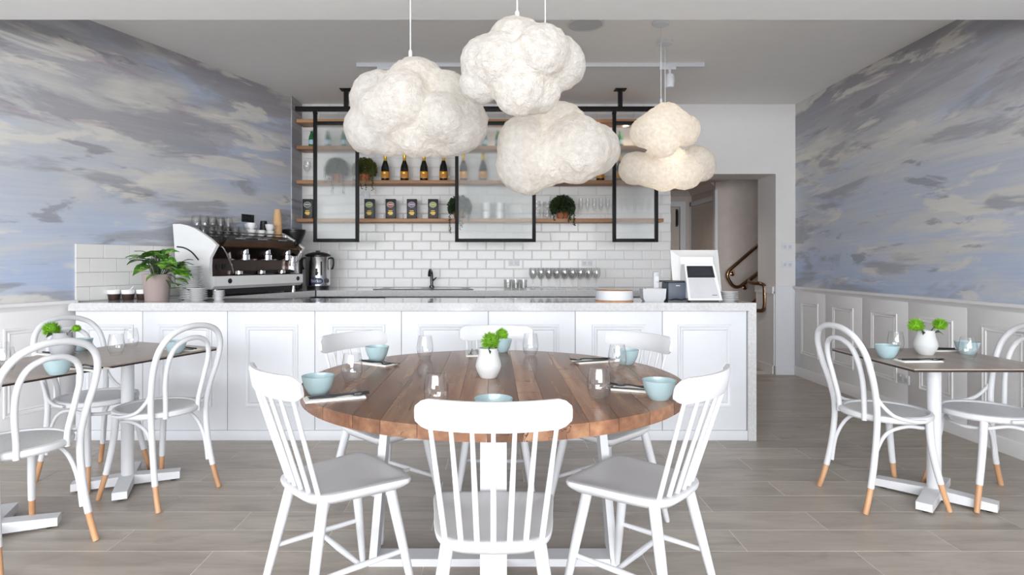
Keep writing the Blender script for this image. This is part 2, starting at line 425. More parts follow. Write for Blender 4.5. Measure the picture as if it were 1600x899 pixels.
# back wall tiles: bevelled subway tiles in running bond
def tile_mesh(wd, h, name, bev=0.009, dp=0.0072):
    a, b = wd / 2, h / 2; i, j = a - bev, b - bev
    mb = MB(); mb.add([(-a, 0, -b), (a, 0, -b), (a, 0, b), (-a, 0, b), (-a, -0.004, -b), (a, -0.004, -b), (a, -0.004, b), (-a, -0.004, b),
                       (-i, -dp, -j), (i, -dp, -j), (i, -dp, j), (-i, -dp, j)],
                      [(0, 1, 2, 3), (0, 1, 5, 4), (1, 2, 6, 5), (2, 3, 7, 6), (3, 0, 4, 7), (4, 5, 9, 8), (5, 6, 10, 9), (6, 7, 11, 10), (7, 4, 8, 11), (8, 9, 10, 11)])
    return mb
bed = obj('grout_bed', MB().span((-2.08, BY - 0.004, 0.90), (1.926, BY, CEIL)), M['grout'], wb)
tm = {}; stuff = MB(); count = 0
for r in range(20):
    z = 0.945 + 0.1 * r + 0.05
    if z + 0.05 > CEIL + 0.06: break
    h = 0.098 if z + 0.049 < CEIL else 2 * (CEIL - z + 0.001)
    x = -2.08 - (0.1 if r % 2 else 0.0)
    while x < 1.92:
        xa, xb = max(x, -2.078), min(x + 0.2, 1.926)
        if xb - xa > 0.02:
            key = (round(xb - xa, 3), round(h, 3))
            if count < 290:
                if key not in tm: tm[key] = tile_mesh(key[0] - 0.002, h, 'tile').mesh('wall_tile', 0)
                link('tile', tm[key], M['tile'], wb, ((xa + xb) / 2, BY - 0.004, z)); count += 1
            else:
                q = tile_mesh(key[0] - 0.002, h, 'tile'); stuff.add([(p[0] + (xa + xb) / 2, p[1] + BY - 0.004, p[2] + z) for p in q.v], q.f)
        x += 0.2
su = obj('upper_tiles', stuff, M['tile'], wb, smooth=0); su['kind'] = 'stuff'
# left splashback tiles behind the coffee bench
obj('grout_bed', MB().span((0.0, 0, 0.90), (2.215, 0.004, 1.347)), M['grout'], wl)
lt = {}
for r in range(4):
    s0 = 2.215; k = 0
    while s0 > 0.01:
        wd = 0.1 if (r % 2 == 0 and k == 0) else 0.2
        wd = min(wd, s0)
        key = round(wd, 3)
        if key not in lt: lt[key] = MB().box((0, 0.004, 0), (key - 0.003, 0.008, 0.097), 0.002).mesh('splash_tile', 0)
        link('tile', lt[key], M['tile'], wl, (s0 - wd / 2, 0.004, 0.945 + 0.05 + 0.1 * r)); s0 -= wd; k += 1

# dado panelling -------------------------------------------------
def rect_frame(wd, z0, z1, prof):
    """picture-frame moulding in the xz plane, front towards +y; prof = [(inset, height)]"""
    v = []; f = []
    for i, h in prof:
        v += [(-wd / 2 + i, h, z0 + i), (wd / 2 - i, h, z0 + i), (wd / 2 - i, h, z1 - i), (-wd / 2 + i, h, z1 - i)]
    for a in range(len(prof) - 1):
        for k in range(4): f.append((a * 4 + k, a * 4 + (k + 1) % 4, a * 4 + 4 + (k + 1) % 4, a * 4 + 4 + k))
    return MB().add(v, f)
MOULD = [(0, 0), (0.003, 0.007), (0.012, 0.008), (0.020, 0.002), (0.026, 0.001), (0.034, 0.006), (0.04, 0.0)]
def dado(parent, s0, n, step, sgn, y0):
    pm = MB().box((0, 0, 0.50), (step - 0.004, 0.018, 0.86), 0.003).mesh('dado_board')
    fm = rect_frame(0.34, 0.24, 0.80, MOULD)
    if sgn < 0: fm.v = [(p[0], -p[1], p[2]) for p in fm.v]
    fm = fm.mesh('dado_moulding')
    for k in range(n):
        p = link('dado_panel', pm, M['dado'], parent, (s0 + step * (k + 0.5), y0 + sgn * 0.009, 0))
        link('moulding', fm, M['dado'], p, (0, sgn * 0.009, 0))
def rail_prof(sgn, y0, z1):
    a = [(0, -0.085), (0.012, -0.085), (0.016, -0.06), (0.022, -0.045), (0.036, -0.03), (0.046, -0.022), (0.046, -0.002), (0.04, 0), (0, 0)]
    return [(y0 + sgn * p[0], z1 + p[1]) for p in a]
def base_prof(sgn, y0):
    a = [(0, 0), (0.032, 0), (0.032, 0.085), (0.024, 0.098), (0, 0.1)]
    return [(y0 + sgn * p[0], p[1]) for p in a]
dado(wr, 0.03, 16, 0.59, -1, 0)
dado(wl, 2.20, 13, 0.59, 1, 0)
struct('trim_1', MB().prism(rail_prof(-1, 0, 0.957), 0.0, 9.7, 'x'), M['dado'], (RX, BY, 0), R(-90))
struct('trim_2', MB().prism(rail_prof(1, 0, 0.957), 2.22, 10.1, 'x'), M['dado'], LC, TH)
struct('baseboard_right', MB().prism(base_prof(-1, 0), 0.0, 9.7, 'x'), M['dado'], (RX, BY, 0), R(-90))
struct('baseboard_left', MB().prism(base_prof(1, 0), 2.2, 10.1, 'x'), M['dado'], LC, TH)
# pier cladding with rail and base, and the reveal
struct('trim_3', MB().span((3.055, BY - 0.02, 0.0), (RX, BY, 0.9)).span((3.05, BY - 0.035, 0.875), (RX, BY, 0.957))
       .span((3.05, BY - 0.04, 0), (RX, BY, 0.09)), M['white'])
struct('trim_4', MB().span((3.045, BY, 0), (3.067, BY + 0.44, 0.9)).span((3.03, BY, 0.875), (3.067, BY + 0.44, 0.95)).span((3.03, BY, 0), (3.067, BY + 0.44, 0.09)), M['dado'])

# hall behind the opening ----------------------------------------
HY = BY + 0.44
struct('wall_hall', MB().span((2.90, 7.85, 0), (4.5, 7.95, 2.9))
       .span((2.937, 7.951, 0), (3.03, 8.899, 2.9)).span((1.2, 8.9, 0), (3.03, 9.0, 2.9)).span((1.1, HY, 0), (1.2, 9.0, 2.9))
       .span((4.5, HY + 0.001, 0), (4.6, 7.95, 2.9)).span((3.48, HY + 0.001, 0), (4.49, HY + 0.06, 2.9)), M['hallwall'])
struct('ceiling_hall', MB().span((1.1, HY, 2.27), (3.0, 9.0, 2.37)).span((3.0, HY, 2.8), (4.6, 7.95, 2.9)).prism([(8.9, 2.27), (8.9, 2.19), (8.82, 2.27)], 1.2, 2.93, 'x')
       .prism([(2.93, 2.27), (2.93, 2.19), (2.85, 2.27)], 7.9, 8.9, 'y'), M['hallwall'])
struct('trim_5', MB().span((2.878, 7.80, 0), (2.912, 7.85, 2.16)), M['white'])
d1 = struct('door_1', MB().span((2.912, 7.98, 0.01), (2.936, 8.41, 2.03)), M['doorp'])
obj('leaf_panel', MB().span((2.912, 8.415, 0.01), (2.936, 8.86, 2.03)), M['doorp'], d1)
obj('architrave', MB().span((2.905, 7.90, 0), (2.935, 7.97, 2.10)).span((2.905, 8.86, 0), (2.935, 8.93, 2.10)).span((2.905, 7.90, 2.035), (2.935, 8.93, 2.10)), M['white'], d1)
d2 = struct('door_2', MB().span((1.95, 8.86, 0.01), (2.74, 8.895, 2.03)), M['doorp'])
obj('architrave', MB().span((2.75, 8.85, 0), (2.83, 8.9, 2.11)).span((1.87, 8.85, 0), (1.94, 8.9, 2.11)).span((1.94, 8.85, 2.035), (2.75, 8.9, 2.11)), M['white'], d2)
obj('door_handle', MB().tube([(2.70, 8.85, 1.76), (2.70, 8.81, 1.76), (2.70, 8.81, 1.98), (2.70, 8.85, 1.98)], 0.012, 8).span((2.685, 8.853, 1.74), (2.715, 8.862, 2.0)), M['blackp'], d2)
hl = thing('hall_downlight', 'round ceiling light in the hall behind the doorway', 'light', (2.05, 7.45, 2.27))
obj('rim', MB().lathe([(0.06, 0), (0.06, -0.012), (0.05, -0.014)][::-1], 24), M['white'], hl)
lg = bpy.data.lights.new('hall_spot', 'SPOT'); lg.energy = 30; lg.color = (1, 0.86, 0.76); lg.spot_size = R(150); lg.spot_blend = 0.9; lg.shadow_soft_size = 0.06
lo = bpy.data.objects.new('hall_spot', lg); lo.location = (0, 0, -0.03); lo.parent = hl; C.objects.link(lo)
stair = thing('staircase', 'narrow staircase rising to the right behind the doorway reveal', 'staircase', (3.1, 7.05, 0))
for k in range(6):
    obj('step', MB().span((0.0 + k * 0.23, 0, 0), (0.24 + k * 0.23, 0.78, 0.17 * (k + 1))), M['hallwall'], stair)
# handrails
hr = thing('stair_handrail', 'bronze looped handrail fixed to the far stair wall', 'handrail', (3.0, 7.78, 0))
p = [(1.3, 0, 2.07), (0.52, 0, 1.51), (0.13, 0, 1.18), (0.045, 0, 1.10), (0.03, 0, 1.03), (0.07, 0, 0.95), (0.115, 0, 0.905), (0.18, 0, 0.90), (0.26, 0, 0.955), (0.52, 0, 1.15), (1.3, 0, 1.71)]
obj('rail', MB().tube(spline(p, 6), 0.022, 12), M['bronze'], hr)
for x, z in ((0.105, 1.065), (0.27, 0.885)):
    obj('bracket', MB().tube([(x, -0.0, z + 0.06), (x + 0.01, 0.0, z), (x + 0.01, 0.06, z)], 0.009, 8).lathe([(0.03, 0), (0.03, 0.012), (0.01, 0.02)], 16, (x + 0.01, 0.07, z), rot=Matrix.Rotation(R(90), 3, 'X')), M['bronze'], hr)
hr2 = thing('stair_handrail', 'steel handrail end bent down beside the doorway reveal', 'handrail', (2.98, 6.9, 0))
p = [(1.0, 0.25, 1.62), (0.28, 0.22, 1.16), (0.10, 0.2, 1.05), (0.02, 0.14, 0.99), (0.02, 0.02, 0.975), (0.035, -0.10, 0.975), (0.055, -0.16, 0.95), (0.058, -0.17, 0.88), (0.058, -0.17, 0.74), (0.05, -0.15, 0.68), (0.03, -0.06, 0.665), (0.02, 0.08, 0.67), (0.06, 0.18, 0.72), (0.3, 0.22, 0.88), (1.0, 0.25, 1.32)]
obj('rail', MB().tube(spline(p, 6), 0.022, 12), M['bronze'], hr2)

# power points
def outlet(label, loc, rz, mat=None, wd=0.115):
    t = thing('power_point', label, 'power point', loc, rz)
    obj('plate', MB().box((0, -0.005, 0), (wd, 0.010, 0.072), 0.003), mat or M['white'], t)
    for s in (-1, 1):
        q = obj('socket', MB().box((s * wd * 0.25, -0.0108, -0.006), (wd * 0.3, 0.0016, 0.034)), M['palegrey'] if not mat else M['screen'], t)
        obj('switch', MB().box((s * wd * 0.25, -0.0125, 0.023), (0.012, 0.005, 0.014), 0.001), mat or M['white'], t)
outlet('white double power point on the tiles above the stacked tumblers', (0.222, BY - 0.013, 1.212), 0)
outlet('white double power point on the tiles above the wine glasses', (1.015, BY - 0.013, 1.212), 0)
outlet('small white power point on the tiles above the green label tea carton', (-1.385, BY - 0.013, 1.95), 0, None, 0.09)
outlet('upper white switch plate on the pier beside the doorway', (3.19, BY, 1.39), 0)
outlet('lower white switch plate on the pier beside the doorway', (3.19, BY, 1.195), 0)
outlet('white double power point low on the right dado panelling', (RX - 0.018, 4.77, 0.29), R(-90) , None, 0.13)
q = LW(0.62, 0.0, 1.63); outlet('black double power point on the mural above the coffee cups', (q.x, q.y, q.z), TH + R(180), M['blackp'], 0.15)

# ---------------------------------------------------------------- bar joinery
bar = thing('bar_counter', 'long white panelled bar front below the stone top', 'bar counter', (0, 4.11, 0))
obj('carcass', MB().prism([(-2.86, 0.022), (1.735, 0.022), (1.735, 0.47), (-2.68, 0.47)], 0.0, 0.883), M['white'], bar)
bx = [-2.86, -2.40, -1.82, -1.222, -0.63, -0.035, 0.56, 1.156, 1.733]
for k in range(8):
    wd = bx[k + 1] - bx[k]
    pn = obj('front_panel', MB().box((0, 0.011, 0.475), (wd - 0.003, 0.02, 0.815), 0.0025), M['white'], bar, ((bx[k] + bx[k + 1]) / 2, 0, 0))
    fm = rect_frame(min(0.37, wd - 0.12), 0.225, 0.79, MOULD); fm.v = [(a, -b, c) for a, b, c in fm.v]
    obj('moulding', fm, M['white'], pn, (0, 0.001, 0))
obj('skirting', MB().span((-2.87, -0.012, 0), (1.735, 0.02, 0.067), 0.003), M['white'], bar)
top = thing('counter_worktop', 'pale speckled stone bar top with a waterfall end', 'worktop', (0, 4.11, 0.885))
obj('slab', MB().prism([(-2.895, -0.02), (1.79, -0.02), (1.79, 0.5), (-2.70, 0.5)], 0, 0.055), M['stone'], top)
obj('waterfall_end', MB().span((1.735, -0.02, -0.885), (1.79, 0.5, 0)), M['stone'], top)

bb = thing('bench_cabinet', 'white base cabinets under the rear stone bench', 'cabinet', (0, 5.83, 0))
obj('body', MB().span((-1.70, 0.02, 0.0), (1.84, 0.68, 0.80)), M['white'], bb)
for k in range(6):
    xa = -1.05 + k * 0.48
    dr = obj('door', MB().span((xa + 0.002, 0, 0.1), (xa + 0.478, 0.02, 0.875), 0.003), M['white'], bb)
    obj('handle', MB().span((xa + 0.1, -0.012, 0.855), (xa + 0.38, 0, 0.862)), M['steel'], dr)
obj('appliance_front', MB().span((-1.68, 0.0, 0.1), (-1.06, 0.02, 0.86), 0.003), M['blackp'], bb)
rb = thing('bench_worktop', 'grey stone worktop along the tiled rear wall', 'worktop', (0, 5.79, 0.887))
obj('slab', MB().prism([(-1.705, 0), (1.86, 0), (1.86, 0.728), (-2.07, 0.728), (-2.07, 0.42), (-1.89, 0.44)], 0, 0.058), M['stone'], rb)
lb = thing('coffee_bench', 'stone topped bench along the mural wall under the coffee machine', 'bench', (0, 0, 0))
a1, a2, a3, a4 = LW(1.70, 0.014), LW(1.495, 0.50), LW(0.27, 0.50), LW(0.0, 0.014)
pts = [(a1.x, a1.y), (a2.x, a2.y), (a3.x, a3.y), (-1.90, 6.2), (-2.06, 6.2)]
obj('slab', MB().prism(pts, 0.887, 0.945), M['stone'], lb)
b1, b2, b3 = LW(1.68, 0.03), LW(1.50, 0.46), LW(0.30, 0.46)
obj('body', MB().prism([(b1.x, b1.y), (b2.x, b2.y), (b3.x, b3.y), (-2.0, 6.15)], 0, 0.886), M['white'], lb)

# sink and tap
sk = thing('sink', 'stainless steel sink set into the rear bench', 'sink', (-0.70, 6.16, 0.9455))
obj('rim', rect_frame(1.0, -0.19, 0.19, [(0, 0), (0.004, 0.006), (0.03, 0.006), (0.045, 0.001)]), M['steel'], sk, (0, 0, 0), (R(90), 0, 0))
obj('bowl', MB().shell([(0.001, 0.0015), (0.11, 0.002), (0.16, 0.004)], 24, (-0.2, 0, 0)).shell([(0.001, 0.0015), (0.11, 0.002), (0.16, 0.004)], 24, (0.22, 0, 0)), M['steel'], sk)
tp = thing('mixer_tap', 'slim dark mixer tap standing behind the sink', 'tap', (-0.655, 6.38, 0.945))
obj('base', MB().lathe([(0.026, 0), (0.026, 0.02), (0.02, 0.026)], 18), M['cutlery'], tp)
obj('spout', MB().tube(spline([(0, 0, 0.02), (0, 0, 0.12), (-0.005, -0.01, 0.17), (-0.01, -0.06, 0.19), (-0.01, -0.12, 0.17), (-0.01, -0.15, 0.13)], 5), 0.016, 12), M['cutlery'], tp)
obj('lever', MB().tube([(0.015, 0, 0.08), (0.05, -0.01, 0.11)], [0.009, 0.006], 8), M['cutlery'], tp)

# ---------------------------------------------------------------- shelves and sliding screens
SH = [2.715, 2.437, 2.076, 1.675]
SN = ['highest', 'second highest', 'third', 'lowest']
for z, nm in zip(SH, SN):
    o = obj('timber_shelf', MB().span((-2.06, 6.28, z - 0.036), (1.78, 6.515, z), 0.003), M['oak'])
    tag(o, f'{nm} oak shelf of four on the tiled wall', 'shelf', 'oak shelves on the tiled wall')
def puck(x, where):
    t = thing('shelf_downlight', f'small warm downlight under the top shelf {where}', 'light', (x, 6.36, SH[0] - 0.036))
    obj('housing', MB().lathe([(0.035, 0), (0.035, -0.012), (0.028, -0.014)][::-1], 20), M['steel'], t)
    m = NT('warm_led'); m.b.inputs['Emission Color'].default_value = (1, 0.78, 0.5, 1); m.b.inputs['Emission Strength'].default_value = 14
    obj('lens', MB().lathe([(0.026, -0.0155), (0.026, -0.014)], 20), m.m, t)
    l = bpy.data.lights.new('shelf_spot', 'SPOT'); l.energy = 9; l.color = (1, 0.80, 0.58); l.spot_size = R(130); l.spot_blend = 0.8; l.shadow_soft_size = 0.03
    q = bpy.data.objects.new('shelf_spot', l); q.location = (0, 0, -0.02); q.parent = t; C.objects.link(q)
for x, wh in ((-1.12, 'above the champagne bottles'), (0.14, 'behind the middle glass screen'), (1.40, 'behind the right glass screen')): puck(x, wh)

rk = thing('screen_rail', 'black steel ceiling rail carrying the sliding glass screens', 'rail', (0, 5.97, 2.74))
obj('bar', MB().span((-1.965, -0.022, -0.022), (1.70, 0.022, 0.022), 0.003), M['black'], rk)
for x in (-1.463, 1.259):
    hg = obj('hanger', MB().span((x - 0.02, -0.02, 0.02), (x + 0.02, 0.02, CEIL - 2.74)), M['black'], rk)
    obj('ceiling_plate', MB().span((x - 0.055, -0.05, CEIL - 2.74 - 0.008), (x + 0.055, 0.05, CEIL - 2.74)), M['black'], hg)
def screen(x0, x1, label):
    t = thing('sliding_screen', label, 'glass screen', ((x0 + x1) / 2, 5.97, 1.417), 0, 'reeded glass screens hung before the shelves')
    h = 1.198; wd = x1 - x0; b = 0.034
    for s in (-1, 1):
        st = obj('stile', MB().box((s * (wd / 2 - b / 2), 0, h / 2 + 0.045), (b, 0.034, h + 0.09), 0.002), M['black'], t)
        obj('roller', MB().lathe([(0.022, -0.012), (0.022, 0.012)], 16, (s * (wd / 2 - b / 2), 0, h + 0.085), rot=Matrix.Rotation(R(90), 3, 'X')), M['black'], st)
    obj('bottom_rail', MB().box((0, 0, b / 2), (wd - 2 * b, 0.034, b), 0.002), M['black'], t)
    obj('top_rail', MB().box((0, 0, h - b / 2), (wd - 2 * b, 0.034, b), 0.002), M['black'], t)
    obj('pane', MB().box((0, 0, h / 2), (wd - 2 * b, 0.006, h - 2 * b)), M['frost'], t)
screen(-1.787, -1.335, 'narrow reeded glass screen in a black frame nearest the coffee machine')
screen(-0.381, 0.42, 'wide reeded glass screen in a black frame at the shelf centre')
screen(1.183, 1.634, 'narrow reeded glass screen in a black frame nearest the doorway')

# ---------------------------------------------------------------- ceiling fittings
tr = thing('track_light', 'white ceiling lighting track across the bar', 'track light', (0, 5.18, CEIL))
obj('track', MB().span((-1.18, -0.018, -0.035), (1.815, 0.018, 0), 0.002), M['white'], tr)
for x in (-0.93, 1.50):
    hd = obj('adapter', MB().span((x - 0.07, -0.017, -0.06), (x + 0.07, 0.017, -0.035), 0.002), M['white'], tr)
    obj('spot_head', MB().tube([(x + 0.02, 0, -0.06), (x + 0.02, 0, -0.10)], 0.012, 10).lathe([(0.036, -0.10), (0.042, -0.15), (0.036, -0.21), (0.028, -0.215)][::-1], 20, (x + 0.02, 0, 0)), M['white'], hd)
sp = thing('ceiling_speaker', 'round flush grille speaker in the ceiling above the clouds', 'speaker', (0.665, 4.33, CEIL))
obj('rim', MB().lathe([(0.135, 0), (0.135, -0.006), (0.12, -0.009), (0.118, -0.004)][::-1], 36), M['wall'], sp)
obj('grille', MB().lathe([(0.118, -0.003), (0.118, -0.006)][::-1], 36), M['palegrey'], sp)

# ---------------------------------------------------------------- cloud lamps
def cloud_mesh(lobes, seed, sub=6):
    bm = bmesh.new(); bmesh.ops.create_icosphere(bm, subdivisions=sub, radius=1)
    dirs = np.array([v.co[:] for v in bm.verts]); L = np.array(lobes)
    def sdf(P):
        d = np.stack([np.linalg.norm(P - l[:3], axis=1) - l[3] for l in L], 1)
        k = 0.009
        return -k * np.log(np.exp(-d / k).sum(1))
    hi = np.full(len(dirs), 0.62); lo = np.zeros(len(dirs))
    r = hi.copy(); done = np.zeros(len(dirs), bool)
    for st in range(60):
        rn = r - 0.62 / 60
        ins = sdf(dirs * rn[:, None]) < 0
        new = ins & ~done; lo[new] = rn[new]; hi[new] = r[new]; done |= ins
        r = rn
    for st in range(14):
        md = (lo + hi) / 2; ins = sdf(dirs * md[:, None]) < 0
        lo = np.where(ins, md, lo); hi = np.where(ins, hi, md)
    P = dirs * lo[:, None]
    for v, p, d in zip(bm.verts, P, dirs):
        q = Vector(p) * 9 + Vector((seed, 0, 0))
        n1 = noise.noise(q); n2 = abs(noise.noise(q * 2.3)); n3 = noise.noise(q * 5.5)
        v.co = Vector(p) + Vector(d) * (0.009 * n1 + 0.010 * (0.3 - n2) + 0.004 * n3)
    me = bpy.data.meshes.new('cloud_shade'); bm.to_mesh(me); bm.free(); me.shade_smooth(); return me
def cloud(label, c, Y, scale, lobes, cord_x, cord_top, seed, power, rosette=False, warm=(1, 0.83, 0.62)):
    # lobes: (dx, dz, dy, r) in centimetres about the lamp centre
    t = thing('cloud_pendant', label, 'pendant lamp', (c[0], Y, c[1]), 0, 'crumpled paper cloud pendants')
    me = cloud_mesh([(a * 0.01, d * 0.01, b * 0.01, r * 0.01) for a, b, d, r in lobes], seed)
    link('shade', me, M['paper'], t)
    zt = max(v.co.z for v in me.vertices if abs(v.co.x - cord_x) < 0.05 and abs(v.co.y) < 0.06)
    obj('cord', MB().tube([(cord_x, 0, zt + 0.02), (cord_x, 0, cord_top - c[1])], 0.0028, 8), M['white'], t)
    obj('cord_grip', MB().lathe([(0.008, zt - 0.005), (0.008, zt + 0.02), (0.004, zt + 0.026)], 12, (cord_x, 0, 0)), M['white'], t)
    h = cord_top - c[1]
    obj('ceiling_rose', MB().lathe([(0.055, h - 0.022), (0.06, h - 0.016), (0.06, h)], 24, (cord_x, 0, 0)), M['white'], t)
    l = bpy.data.lights.new('cloud_bulb', 'POINT'); l.energy = power; l.color = warm; l.shadow_soft_size = 0.05
    q = bpy.data.objects.new('cloud_bulb', l); q.parent = t; C.objects.link(q)
k = 2.65 / 9.39   # centimetres per photograph pixel at that depth
def lob(k, rows): return [(a * k, b * k, d, r * k) for a, b, d, r in rows]
cloud('largest cloud pendant, left of the group above the round table', (-0.341, 1.90), 2.65, 1, lob(2.65 / 9.39, [
    (0, 32, 1, 47), (-60, 16, 3, 44), (-70, -32, 0, 41), (4, -36, -2, 43), (66, -27, -1, 46), (42, 14, 1, 46), (-14, 0, -9, 46), (40, -24, -9, 38), (-48, -14, -6, 40), (-20, -5, 10, 50), (35, -5, 10, 48), (-38, -42, 2, 34), (36, -44, 2, 34)]), -0.025, 2.63, 1.0, 1.05)
cloud('highest cloud pendant, topmost of the group above the round table', (0.105, 1.915), 2.15, 1, lob(2.15 / 9.39, [
    (-10, 30, 0, 47), (-55, 8, -1, 40), (-66, -26, 1, 31), (-6, -40, -4, 38), (56, 8, 1, 42), (24, 12, -8, 42), (-34, 2, -6, 38), (26, -40, 0, 32), (0, 0, 8, 50)]), -0.02, 2.63, 5.0, 0.6)
cloud('right-hand cloud pendant hanging lowest above the round table', (0.29, 1.741), 2.75, 1, lob(2.75 / 9.39, [
    (2, 26, 1, 47), (-52, 6, -2, 42), (-54, -28, 1, 40), (-42, -46, -1, 27), (24, -8, -8, 52), (54, -2, 0, 42), (74, -8, 2, 23), (-20, -24, -6, 40), (0, 0, 9, 52)]), -0.053, 2.63, 9.0, 1.15)
cloud('upper of the two distant cloud pendants near the doorway', (1.222, 2.16), 4.30, 1, lob(4.3 / 9.39, [
    (3, 16, 0, 27), (-29, -4, -2, 25), (30, 0, 0, 25), (-4, -18, -3, 25), (10, 2, -8, 27), (-14, 8, -6, 24), (0, 0, 6, 31)]), -0.023, CEIL, 13.0, 2.2)
cloud('lower of the two distant cloud pendants near the doorway', (1.357, 1.95), 4.68, 1, lob(4.68 / 9.39, [
    (-50, 0, 0, 26), (44, 7, 0, 29), (-5, 3, 2, 36), (-10, -12, -7, 26), (22, -8, -6, 27), (-30, -6, -6, 26), (56, -2, 1, 18), (0, 0, 8, 32)]), -0.02, CEIL, 17.0, 3.0)

# ---------------------------------------------------------------- round dining table
TC = Vector((0, 2.446, 0)); TR = 0.75; TT = 0.75
rt = thing('round_table', 'large round recycled timber dining table on a white steel base', 'table', TC)
edges = [-0.75, -0.645, -0.55, -0.43, -0.335, -0.22, -0.115, -0.02, 0.085, 0.17, 0.28, 0.375, 0.49, 0.60, 0.69, 0.75]
for a, b in zip(edges[:-1], edges[1:]):
    a2, b2 = a + 0.0006, b - 0.0006; n = 12; pts = []
    for i in range(n + 1):
        x = a2 + (b2 - a2) * i / n; pts.append((x, -math.sqrt(max(0, TR * TR - x * x))))
    for i in range(n + 1):
        x = b2 + (a2 - b2) * i / n; pts.append((x, math.sqrt(max(0, TR * TR - x * x))))
    clean = []
    for q in pts:
        if not clean or (Vector(q) - Vector(clean[-1])).length > 1e-4: clean.append(q)
    if (Vector(clean[0]) - Vector(clean[-1])).length < 1e-4: clean.pop()
    obj('plank', MB().prism(clean, TT - 0.042, TT), M['plank'], rt, smooth=30)
def leg_frame(rz, hl=0.50):
    rot = Matrix.Rotation(rz, 3, 'Z')
    for s in (-1, 1):
        bar_ = MB().add([(s * (hl - (0.06 if k else 0)) - s * i * 0.03, j * 0.045, (TT - 0.042 - 0.008) if k else 0.0) for i in (0, 1) for j in (-1, 1) for k in (0, 1)],
                        [(0, 1, 3, 2), (4, 6, 7, 5), (0, 4, 5, 1), (2, 3, 7, 6), (0, 2, 6, 4), (1, 5, 7, 3)])
        bar_.v = [(rot @ Vector(p))[:] for p in bar_.v]
        obj('leg', bar_, M['chair'], rt, smooth=0)
    m = MB().span((-hl + 0.03, -0.045, 0), (hl - 0.03, 0.045, 0.03)); m.v = [(rot @ Vector(p))[:] for p in m.v]; obj('floor_bar', m, M['chair'], rt, smooth=0)
    m = MB().span((-hl + 0.06, -0.045, TT - 0.05), (hl - 0.06, 0.045, TT - 0.042)); m.v = [(rot @ Vector(p))[:] for p in m.v]; obj('top_bar', m, M['chair'], rt, smooth=0)
leg_frame(0); leg_frame(R(90), 0.45)

